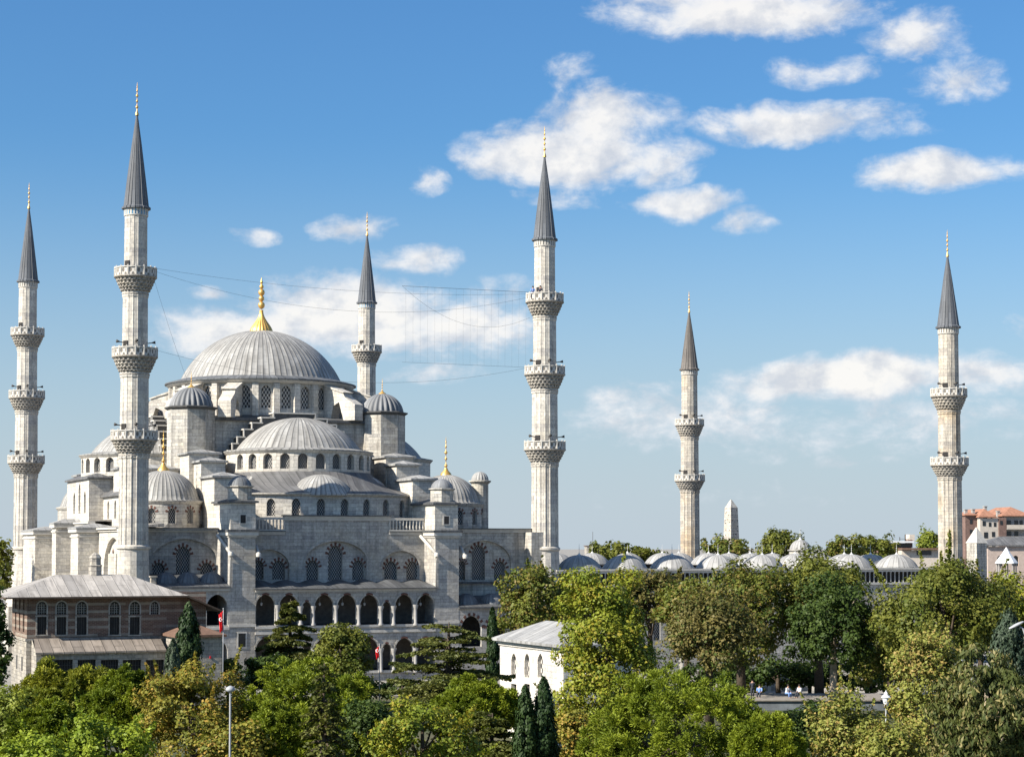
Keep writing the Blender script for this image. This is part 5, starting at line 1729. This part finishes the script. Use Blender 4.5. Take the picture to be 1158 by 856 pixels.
def drooping(px, yt, hw, yb, Y, label, m='leaf_droop', seed=7):
    """large tree with long hanging leaves in fans"""
    rng = np.random.default_rng(seed)
    rx, zt, zb = span(px, yt, hw, yb, Y); zb = max(zb, .5); rz = (zt - zb) / 2; zc = (zt + zb) / 2
    root = tree_root('drooping_leaf_tree', px, Y, label, 'tree', 'park trees')
    C, D, f = crown_clumps(rx * .9, rx * .9, rz * .93, 230, rng, .2)
    per = 130; K = len(C); n = K * per; idx = np.repeat(np.arange(K), per)
    d = ball(n, rng)
    P = C[idx] + d * rng.uniform(.2, 1, (n, 1)) * np.array([[.62, .62, .4]])
    out = d * np.array([[1, 1, 0]]) + D[idx] * .4
    T = np.array([[0, 0, -1.0]]) + out * .4 + rng.normal(size=(n, 3)) * .45
    V = leaf_quads(P, out + rng.normal(size=(n, 3)) * .4, .27, .34, rng, T=T)
    V[:, 2] += zc
    np_mesh('crown', V, n, M[m], root)
    sel = rng.choice(K, 22, replace=False)
    trunk(root, zc + rz * .5, .3, [tuple(C[i] + np.array([0, 0, zc])) for i in sel], 'pale_bark', random.Random(3))
    return root


# far trees on the skyline behind the courtyard
FAR = 'trees on the skyline behind the courtyard'
broadleaf(703, 611, 46, 642, 345, 0, 'broad far tree just right of the antenna hut on the skyline', 'leaf_olive', size=.55, group=FAR)
broadleaf(742, 621, 17, 640, 350, 0, 'smallest far tree top, just left of the brown-spired minaret', 'leaf_olive', size=.5, group=FAR)
broadleaf(820, 605, 32, 642, 345, 0, 'far tree at the foot of the obelisk', 'leaf_mixed', size=.5, group=FAR)
broadleaf(882, 596.5, 28, 642, 352, 0, 'round far tree standing between the obelisk and the gate dome', 'leaf_olive', size=.5, group=FAR)
broadleaf(957, 605, 28, 640, 350, 0, 'far tree just right of the gate dome', 'leaf_mixed', size=.5, group=FAR)
broadleaf(990, 602, 28, 642, 356, 0, 'far tree left of the red-brown terrace building', 'leaf_olive', size=.5, group=FAR)
broadleaf(1051, 597, 16, 634, 400, 0, 'bright far tree between the terrace building and the stained minaret', 'leaf_yellow_green', size=.5, group=FAR)
broadleaf(-2, 611, 16, 690, 262, 0, 'tall tree cut by the left edge beside the left minaret', 'leaf_olive', size=.5)

# middle ground, from left to right
broadleaf(-2, 672, 16, 800, 150, 0, 'dark green tree cut by the left edge beside the brick house', 'leaf_dark')
cypress(213, 681, 18, 772, 160, 'dark pointed cypress in front of the right end of the brick house')
cypress(196, 722, 11, 778, 158, 'blue-green young conifer just left of the cypress by the house', 'leaf_spruce', 'young_conifer')
broadleaf(258, 742, 14, 770, 184, 0, 'small shrub right of the house at the foot of the red flag', 'leaf_olive', name='shrub', size=.3)
broadleaf(305, 737, 28, 765, 186, 0, 'low dark bush at the foot of the arcade below the small cedar', 'leaf_dark', name='shrub', size=.3)
cedar(328, 675, 40, 748, 190, 'small cedar with thin drooping boughs before the arcade', 8, 11, 'leaf_cedar', .18, gap=.9)
broadleaf(385, 703, 36, 790, 182, 0, 'dense round olive-green tree in front of the arcade', 'leaf_olive', lump=.03, clump=.30, dens=1.6, boxy=2.2)
cypress(557, 680, 10, 795, 178, 'thin cypress beside the white pavilion')
broadleaf(604, 632, 50, 735, 205, 0, 'plane tree tinged brown at the foot of the right corner minaret', 'leaf_mixed', sprigs=10)
broadleaf(660, 648, 34, 730, 212, 0, 'brown-tipped tree peeping behind the lime-green tree on its left', 'leaf_brown', sprigs=6)
broadleaf(735, 642, 42, 725, 214, 0, 'brownish tree below the courtyard domes, right of the lime-green tree', 'leaf_brown', sprigs=8)
broadleaf(776, 652, 36, 735, 208, 0, 'thin-leaved brown tree below the second row of bright courtyard domes', 'leaf_mixed')
broadleaf(838, 629, 62, 770, 194, 0, 'big dark green tree left of the dome gap, below the obelisk', 'leaf_mixed', sprigs=12)
broadleaf(802, 664, 58, 775, 172, 0, 'rusty brown-leaved tree behind the large umbrella pine', 'leaf_brown', sprigs=14, dens=.9)
broadleaf(926, 618, 60, 745, 198, 0, 'olive tree crown rising highest before the courtyard domes', 'leaf_olive', sprigs=12)
broadleaf(942, 655, 58, 778, 178, 0, 'dense dark green chestnut with pale trunk above the promenade', 'leaf_dark', bark='pale_bark', clump=.26)
broadleaf(1005, 688, 44, 785, 186, 0, 'mixed green tree right of the dark chestnut', 'leaf_mixed')
broadleaf(1066, 628, 86, 765, 172, 0, 'widest olive-gold tree at the right below the stained minaret', 'leaf_olive', sprigs=22, dens=1.1)
broadleaf(1108, 646, 44, 760, 186, 0, 'rust-tinged tree between the widest olive-gold tree and the kiosk', 'leaf_mixed', sprigs=12)
broadleaf(1145, 640, 36, 745, 196, 0, 'fresh green tree at the right edge before the little kiosk', 'leaf_lime')
cypress(1140, 690, 24, 775, 150, 'blue-grey spruce behind the right street lamp', 'leaf_spruce', 'spruce_tree')
broadleaf(880, 742, 34, 786, 205, 0, 'dark bush filling in for shade under the trees behind the promenade people', 'leaf_dark', name='shrub', size=.34)  # dark leaves stand in for the shade below the crowns
broadleaf(850, 772, 18, 796, 201, 0, 'little bush left of the people on the promenade', 'leaf_olive', name='shrub', size=.3)
broadleaf(985, 768, 30, 796, 202, 0, 'low bush behind the right end of the promenade edge', 'leaf_olive', name='shrub', size=.3)

for (x, y, hw, Y, lb, m_) in ((834, 742, 28, 206, 'added dark bush for tree shade, right of the parked cars', 'leaf_dark'), (915, 748, 26, 205, 'added dark bush for tree shade, left of the pale chestnut trunk', 'leaf_dark'), (962, 745, 36, 205, 'added dark bush for tree shade, right of the pale chestnut trunk', 'leaf_dark'), (1003, 742, 30, 206, 'added dark bush for the shade under the mixed green tree', 'leaf_dark'), (790, 748, 26, 204, 'added dark bush for the shade under the rusty brown tree', 'leaf_dark'),  # dark bushes added to deepen the shade under the trees
                         (288, 752, 26, 198, 'added low hedge bush darkening the paving, left of the broad umbrella pine top', 'leaf_dark'), (418, 766, 24, 196, 'added low hedge bush darkening the paving at the foot of the red flag before the lower arcade', 'leaf_olive'), (455, 768, 26, 194, 'added low hedge bush darkening the paving, left of the large cedar', 'leaf_dark'), (492, 770, 24, 192, 'added low hedge bush darkening the paving under the large cedar boughs', 'leaf_olive')):  # hedge bushes added to darken the bright paving behind
    broadleaf(x, y, hw, 797, Y, 0, lb, m_, name='shrub', size=.3)

# foreground belt
pine(75, 750, 64, 812, 122, 'yellow-green pine below the left end of the brick house', 'leaf_pine_yellow', tuft=.125)
pine(142, 757, 52, 822, 114, 'green pine below the middle of the brick house', 'leaf_pine', tuft=.125)
pine(58, 795, 52, 850, 101, 'mid green pine low at the left, in front of the yellow-green one', 'leaf_pine', tuft=.125)
broadleaf(8, 775, 34, 870, 108, 0, 'yellow-green tree cut by the bottom left corner', 'leaf_yellow_green')
broadleaf(218, 752, 72, 880, 106, 0, 'golden-leaved plane tree behind the street lamp with the dome head', 'leaf_plane_gold', sprigs=26, clump=.24)
broadleaf(120, 812, 58, 890, 92, 0, 'fresh green young tree at the bottom left', 'leaf_bright', sprigs=20)
broadleaf(45, 826, 44, 890, 88, 0, 'bright green sapling nearest the bottom left corner', 'leaf_bright', sprigs=14)
pine(345, 743, 94, 842, 108, 'broad green umbrella pine below the arcade', 'leaf_pine')
pine(318, 792, 62, 862, 97, 'lower umbrella pine overlapping the broad one', 'leaf_pine', tuft=.115)
broadleaf(270, 815, 42, 890, 94, 0, 'orange-tinged low plane right of the dome-headed lamp', 'leaf_plane_gold')
cedar(366, 745, 40, 880, 94, 'thin bare-looking dark conifer in front of the broad umbrella pine', 15, 5, 'leaf_cedar', .34, 'thin_conifer', .9, .5, .22)
broadleaf(420, 784, 34, 880, 100, 0, 'dark olive tree between the umbrella pine and the bright tree', 'leaf_dark')
broadleaf(478, 786, 62, 890, 93, 0, 'brightest yellow-green tree at the bottom middle', 'leaf_lime', sprigs=30, clump=.24)
cedar(507, 700, 80, 805, 150, 'large flat-storeyed cedar before the arcade, left of the pavilion', 8, 3, 'leaf_cedar', .02, gap=.6, cone=.42)
pine(540, 768, 52, 812, 130, 'low green pine under the large cedar', 'leaf_pine', tuft=.125)
cedar(556, 802, 56, 880, 108, 'shaded low cedar left of the twin cypresses', 7, 8, 'leaf_cedar', .06, gap=.7, cone=.5)
cypress(594, 771, 17, 880, 105, 'left of the twin dark cypresses at the bottom middle')
cypress(615, 764, 20, 880, 105.5, 'right of the twin dark cypresses at the bottom middle')
broadleaf(686, 644, 64, 880, 125, 0, 'tall lime-green tree covering the right half of the pavilion', 'leaf_lime', sprigs=30, clump=.26, lump=.08, boxy=3.0, dens=1.3)
broadleaf(650, 800, 34, 880, 112, 0, 'yellowing tree foot below the tall lime-green tree', 'leaf_plane_gold')
pine(768, 755, 114, 852, 101, 'largest umbrella pine at the bottom right of centre', 'leaf_pine')
pine(868, 806, 46, 862, 94, 'small green pine right of the largest umbrella pine', 'leaf_pine', tuft=.13)
broadleaf(903, 792, 46, 870, 132, 0, 'dark olive shrub below the retaining wall', 'leaf_dark', name='shrub')
broadleaf(957, 790, 48, 890, 100, 0, 'pale yellow-green plane between the two white lanterns', 'leaf_pale', sprigs=22)
broadleaf(1008, 812, 42, 890, 97, 0, 'pale autumn plane at the bottom right under the upper lantern', 'leaf_pale', sprigs=10)
broadleaf(1052, 718, 50, 880, 114, 0, 'tall pale plane tree left of the drooping-leaved tree', 'leaf_pale', sprigs=26, clump=.26, boxy=2.6, dens=1.15)
drooping(1115, 742, 66, 890, 92, 'dark tree with long hanging leaves in the bottom right corner')


# ------------------------------------------------------------------ lamps, flags, wires, people, cars
def lamp_root(name, px, py, Y, label, cat='street lamp', group=None):
    p = at(px, py, Y); r = empty(name, p.x, p.y, 0); tag(r, label, cat, group)
    return r, p.z


r, z = lamp_root('street_lamp', 260.5, 780, 84, 'grey street lamp with domed head before the golden plane tree')
k = MB(); k.lathe([(.11, 0), (.10, 1.2), (.06, 1.3), (.042, z - .1)], 0, 0, 10); k.build('post', M['pole_grey'], r)
k = MB(); k.lathe([(.05, z - .10), (.18, z - .04), (.21, z + .03), (.16, z + .12), (.08, z + .17), (.02, z + .19)], 0, 0, 20); k.build('lamp_head', M['pole_grey'], r)
for (px, py, Y, sg, label, ln) in ((1093, 748, 97, -1, 'street lamp with tilted oval head rising from the drooping-leaved tree', .7), (1154, 708, 96, -1, 'taller street lamp with tilted oval head at the right edge', .75)):
    r, z = lamp_root('street_lamp', px, py, Y, label)
    k = MB(); k.tube([(.25, 0, 0), (.25, 0, z - .45), (.12, 0, z - .12), (-.02, 0, z - .02)], [.085, .06, .045, .04], 8); k.build('post', M['pole_grey'], r)
    k = MB(); a = R_(25)
    k.lathe([(.02, -.42), (.11, -.34), (.17, -.1), (.17, .12), (.09, .38), (.04, .42)], 0, 0, 16)
    k.v = [(-(zz * math.cos(a)) * sg * -1 - .2, y, z + .06 + x * .55 + zz * math.sin(a) * -1) for x, y, zz in k.v]
    k.build('lamp_head', M['pole_grey'], r)
for (px, py, Y, label) in ((1002, 788, 150, 'white ornate lantern on a pole in front of the retaining wall'), (982, 822, 135, 'lower white ornate lantern standing among the pale plane leaves')):
    r, z = lamp_root('park_lantern', px, py, Y, label, 'lantern')
    k = MB(); k.lathe([(.22, 0), (.2, .5), (.09, .7), (.075, z - .75), (.16, z - .7), (.16, z - .6)], 0, 0, 10); k.build('post', M['pole_white'], r)
    k = MB(); k.lathe([(.17, z - .6), (.30, z - .05), (.34, z - .02)], 0, 0, 8, 0, False); k.build('lantern_glass', M['lamp_glass'], r)
    k = MB(); k.lathe([(.38, z - .02), (.30, z + .1), (.16, z + .22), (.12, z + .36), (.03, z + .45), (.02, z + .62)], 0, 0, 10); k.build('cap', M['pole_white'], r)


def flag(px, ytop, yb_flag, Y, label, h_cloth):
    p = at(px, ytop, Y); r = empty('flagpole', p.x, p.y, 0, 0); tag(r, label, 'flag')
    k = MB(); k.tube([(0, 0, 0), (0, 0, p.z)], [.05, .03], 8); k.lathe([(.02, p.z), (.08, p.z + .07), (.02, p.z + .15)], 0, 0, 8); k.build('pole', M['pole_grey'], r)
    zt = p.z - .1; zb = at(px, yb_flag, Y).z
    k = MB(); n, m_ = 18, 14; V = []; F = []
    for i in range(n + 1):
        s_ = i / n
        for j in range(m_ + 1):
            t = j / m_
            wid = .36 * (1 - .25 * t); fold = .12 * math.sin(s_ * 13 + t * 2) * (.3 + t)
            V.append((-.05 - s_ * wid, fold, zt - t * (zt - zb) - .35 * s_ * (1 - .3 * t)))
    for i in range(n):
        for j in range(m_):
            a = i * (m_ + 1) + j; F.append((a, a + m_ + 1, a + m_ + 2, a + 1))
    k.add(V, F, smooth=True); c = k.build('cloth', M['flag_red'], r)
    k = MB(); cx, cz, R0 = -.22, (zt + zb) / 2 + .1, .15
    P = []
    for i in range(15):
        a = R_(60) + R_(240) * i / 14; P.append((cx + R0 * math.cos(a), cz + R0 * 1.15 * math.sin(a)))
    Q = [(cx + .06 + R0 * .78 * math.cos(R_(50) + R_(260) * i / 14), cz + R0 * .9 * math.sin(R_(50) + R_(260) * i / 14)) for i in range(15)]
    for i in range(14):
        k.add([(P[i][0], -.17, P[i][1]), (P[i + 1][0], -.17, P[i + 1][1]), (Q[i + 1][0], -.17, Q[i + 1][1]), (Q[i][0], -.17, Q[i][1])], [(0, 1, 2, 3)])
    k.build('crescent', M['flag_white'], c)
    k = MB(); S_ = [(-.10 + (.07 if i % 2 == 0 else .03) * math.cos(PI + PI * i / 5), -.165, cz - .02 + (.08 if i % 2 == 0 else .03) * math.sin(PI + PI * i / 5)) for i in range(10)]
    k.add(S_, [tuple(range(10))]); k.build('star', M['flag_white'], c)
    return r


flag(252.6, 689, 712.5, 172, 'limp red flag on a pole between the brick house and the mosque pier', 1)
flag(429.2, 729, 743, 186, 'limp red flag on a pole in front of the lower arcade arches', 1)


def wire(name, a, b, sag, rad, label, cat='cable', group=None, n=24):
    k = MB(); a, b = Vector(a), Vector(b)
    k.tube([a.lerp(b, i / n) - Vector((0, 0, sag * 4 * (i / n) * (1 - i / n))) for i in range(n + 1)], rad, 4)
    o = k.build(name, M['cable'])
    if label: tag(o, label, cat, group)
    return o


m2t, m5t = Vector((P_M2.x + 1.9, P_M2.y, Z(31.7))), Vector((P_M5.x - 1.9, P_M5.y, Z(31.7)))
m2m, m5m = Vector((P_M2.x + 2.0, P_M2.y, Z(22.4))), Vector((P_M5.x - 2.0, P_M5.y, Z(22.4)))
W_ = 'wires strung between the two street-side minarets'
wire('overhead_wire', m2t, m5t, 1.1, .012, 'upper thin wire from the nearest minaret to the right corner minaret', group=W_)
wire('overhead_wire', m2t - Vector((0, 0, .3)), m5t - Vector((0, 0, .4)), 3.2, .012, 'sagging thin wire crossing behind the golden finial', group=W_)
wire('overhead_wire', m2t - Vector((0, 0, .6)), loc(13.5, 24.0) + (Z(17.8),), .5, .012, 'steep wire from the top balcony of the nearest minaret to the roof', group=W_)
wire('overhead_wire', m2m, m5m, 2.8, .012, 'lower sagging wire from the middle balcony of the nearest minaret', group=W_)
f0 = m2t.lerp(m5t, .64)
ml = empty('light_string_curtain', 0, 0, 0); tag(ml, 'curtain of thin hanging light strings beside the right corner minaret', 'light strings')
k = MB(); top0 = f0 + Vector((0, 0, -.1)); top1 = m5t + Vector((0, 0, .2)); k.tube([top0, top1], .022, 5); k.build('upper_rope', M['cable'], ml)
bot0 = Vector((top0.x, top0.y, m5m.z - .1)); k = MB(); k.tube([bot0, m5m], .014, 5); k.build('lower_rope', M['cable'], ml)
for i in range(18):
    t = (i + .5) / 18; a, b = top0.lerp(top1, t), bot0.lerp(m5m, t)
    k = MB(); k.tube([a, b], .006, 3, cap=False); k.build('light_string', M['cable'], ml)
wire('overhead_wire', top0, m5t - Vector((0, 0, 3.0)), 2.8, .012, 'slack rope swinging below the light curtain', group=W_)


def skin_body(name, pts, edges, radii, m, parent, root_i=0, sub=1):
    me = bpy.data.meshes.new(name); me.from_pydata(pts, edges, []); me.materials.append(m)
    o = bpy.data.objects.new(name, me); COL.objects.link(o); o.parent = parent
    md = o.modifiers.new('Skin', 'SKIN'); md.use_smooth_shade = True
    sv = me.skin_vertices[0].data if me.skin_vertices else None
    if sv is None:
        return o
    for i, r in enumerate(radii): sv[i].radius = (r, r * .85); sv[i].use_root = (i == root_i)
    s_ = o.modifiers.new('Sub', 'SUBSURF'); s_.levels = sub; s_.render_levels = sub
    return o


def tube_limb(k, pts, rad): k.tube(pts, rad, 8)


def person(x, y, z, rz, label, shirt, trousers='cloth_dark', sit=False, lean=0.0, group=None):
    """one body surface grown round a posed skeleton; shirt, trousers and hair lie over it"""
    r = empty('person', x, y, z, rz); tag(r, label, 'person', group)
    hip = .48 if sit else .92
    L = lean
    P = {'pelvis': (0, 0, hip), 'waist': (0, -.02 - L * .3, hip + .18), 'chest': (0, -L * .8, hip + .40), 'neck': (0, -L * 1.0, hip + .56), 'head': (0, -.02 - L * 1.15, hip + .68), 'crown': (0, -.01 - L * 1.2, hip + .80)}
    for s, t in ((-1, 'l'), (1, 'r')):
        P['sh' + t] = (s * .19, -L * .9, hip + .50); P['el' + t] = (s * .25, -.04 - L, hip + .24); P['wr' + t] = (s * .19, -.22 - L * .8, hip + .10); P['ha' + t] = (s * .17, -.30 - L * .8, hip + .09)
        if sit:
            P['hp' + t] = (s * .10, -.03, hip - .02); P['kn' + t] = (s * .13, -.44, hip); P['an' + t] = (s * .13, -.46, .08); P['to' + t] = (s * .14, -.62, .03)
        else:
            P['hp' + t] = (s * .10, 0, hip - .06); P['kn' + t] = (s * .11, -.04 * s, .49); P['an' + t] = (s * .11, .03 * s, .09); P['to' + t] = (s * .12, .03 * s - .15, .03)
    rad = {'pelvis': .14, 'waist': .125, 'chest': .145, 'neck': .06, 'head': .095, 'crown': .07, 'sh': .062, 'el': .045, 'wr': .034, 'ha': .036, 'hp': .095, 'kn': .06, 'an': .042, 'to': .035}
    keys = list(P); E_ = [('pelvis', 'waist'), ('waist', 'chest'), ('chest', 'neck'), ('neck', 'head'), ('head', 'crown')]
    for t in 'lr': E_ += [('chest', 'sh' + t), ('sh' + t, 'el' + t), ('el' + t, 'wr' + t), ('wr' + t, 'ha' + t), ('pelvis', 'hp' + t), ('hp' + t, 'kn' + t), ('kn' + t, 'an' + t), ('an' + t, 'to' + t)]
    rd = [rad.get(q, rad.get(q[:2])) for q in keys]
    bm_pts = [P[q] for q in keys]; ed = [(keys.index(a), keys.index(b)) for a, b in E_]
    me = bpy.data.meshes.new('body'); me.from_pydata(bm_pts, ed, []); me.materials.append(M['skin'])
    o = bpy.data.objects.new('body', me); COL.objects.link(o); o.parent = r
    import bmesh
    b = bmesh.new(); b.from_mesh(me); lay = b.verts.layers.skin.verify(); b.verts.ensure_lookup_table()
    for i, q in enumerate(rd): b.verts[i][lay].radius = (q, q * .85); b.verts[i][lay].use_root = (i == 0)
    b.to_mesh(me); b.free()
    md = o.modifiers.new('Skin', 'SKIN'); md.use_smooth_shade = True
    s2 = o.modifiers.new('Sub', 'SUBSURF'); s2.levels = 1; s2.render_levels = 1
    k = MB()
    k.tube([P['pelvis'], P['waist'], P['chest'], (P['neck'][0], P['neck'][1], P['neck'][2] - .05)], [.165, .155, .185, .085], 12)
    for t in 'lr': k.tube([P['sh' + t], P['el' + t], tuple((a + c) / 2 for a, c in zip(P['el' + t], P['wr' + t]))], [.085, .065, .056], 8)
    k.build('shirt', M[shirt], r)
    k = MB()
    k.tube([(0, 0, hip + .06), (0, 0, hip - .10)], [.165, .15], 12)
    for t in 'lr': k.tube([P['hp' + t], P['kn' + t], P['an' + t]], [.115, .082, .066], 8)
    k.build('trousers', M[trousers], r)
    k = MB(); hx, hy, hz = P['head']
    k.lathe([(.118, hz + .02), (.122, hz + .08), (.09, hz + .16), (.01, hz + .19)], hx, hy + .025, 12); k.build('hair', M['hair'], r)
    return r


q = at(859, 787, 190.6); person(q.x, 190.6, 1.06, R_(-20), 'person in a blue shirt sitting on the promenade edge', 'cloth_blue', sit=True)
q = at(851, 787, 191.6); person(q.x, 191.6, 1.06, R_(200), 'dark-clothed person standing left of the one in blue', 'cloth_dark', group=None)
q = at(889.5, 789, 190.6); person(q.x, 190.6, 1.06, R_(40), 'person in white leaning forward on the promenade', 'cloth_white', 'cloth_blue', sit=True, lean=.2)
q = at(905, 789, 190.6); person(q.x, 190.6, 1.06, R_(-60), 'person in white sitting at the foot of the pale chestnut trunk', 'cloth_white', sit=True, lean=.1)
for i, (dx, dy, rz, sh, lb) in enumerate(((-1.55, -1.55, 20, 'cloth_blue', 'man in a blue jacket on the top balcony of the right corner minaret'), (-.55, -2.0, -10, 'cloth_dark', 'dark-dressed man beside the blue-jacketed one on the top minaret balcony'))):
    person(P_M5.x + dx, P_M5.y + dy, Z(31.65) - .95, R_(rz), lb, sh, lean=.12)


def car(px, Y, rz, label):
    p = at(px, 760, Y); r = empty('parked_car', p.x, p.y, 0.03, rz); tag(r, label, 'car', 'cars parked behind the trees')
    k = MB(); k.slab([(-2.1, .35), (2.1, .35), (2.15, .62), (2.05, .86), (1.1, .98), (-1.75, 1.0), (-2.1, .9)], -.85, .85); k.build('body', M['car_white'], r)
    k = MB(); k.slab([(1.05, .98), (.35, 1.45), (-1.2, 1.47), (-1.7, 1.0)], -.74, .74); k.build('windows', M['dark_glass'], r)
    k = MB(); k.slab([(.36, 1.44), (.3, 1.52), (-1.1, 1.54), (-1.22, 1.46)], -.76, .76); k.build('roof', M['car_white'], r)
    for x in (-1.3, 1.3):
        for s in (-1, 1):
            k = MB(); k.tube([(x, s * .68, .33), (x, s * .88, .33)], .33, 18); w = k.build('wheel', M['tyre'], r)
            k = MB(); k.tube([(x, s * .86, .33), (x, s * .895, .33)], .19, 14); k.build('rim', M['steel'], w)
        k = MB(); k.box(2.1 if x > 0 else -2.14, 2.16 if x > 0 else -2.08, -.75, -.45, .66, .82); k.build('headlight' if x > 0 else 'tail_light', M['lamp_glass'] if x > 0 else M['flag_red'], r)
        k = MB(); k.box(2.1 if x > 0 else -2.14, 2.16 if x > 0 else -2.08, .45, .75, .66, .82); k.build('headlight' if x > 0 else 'tail_light', M['lamp_glass'] if x > 0 else M['flag_red'], r)


car(806, 226, R_(172), 'white car parked below the rusty brown tree, leftmost of the two')
car(824, 229, R_(176), 'white car parked nearer the promenade bushes, rightmost of the two')
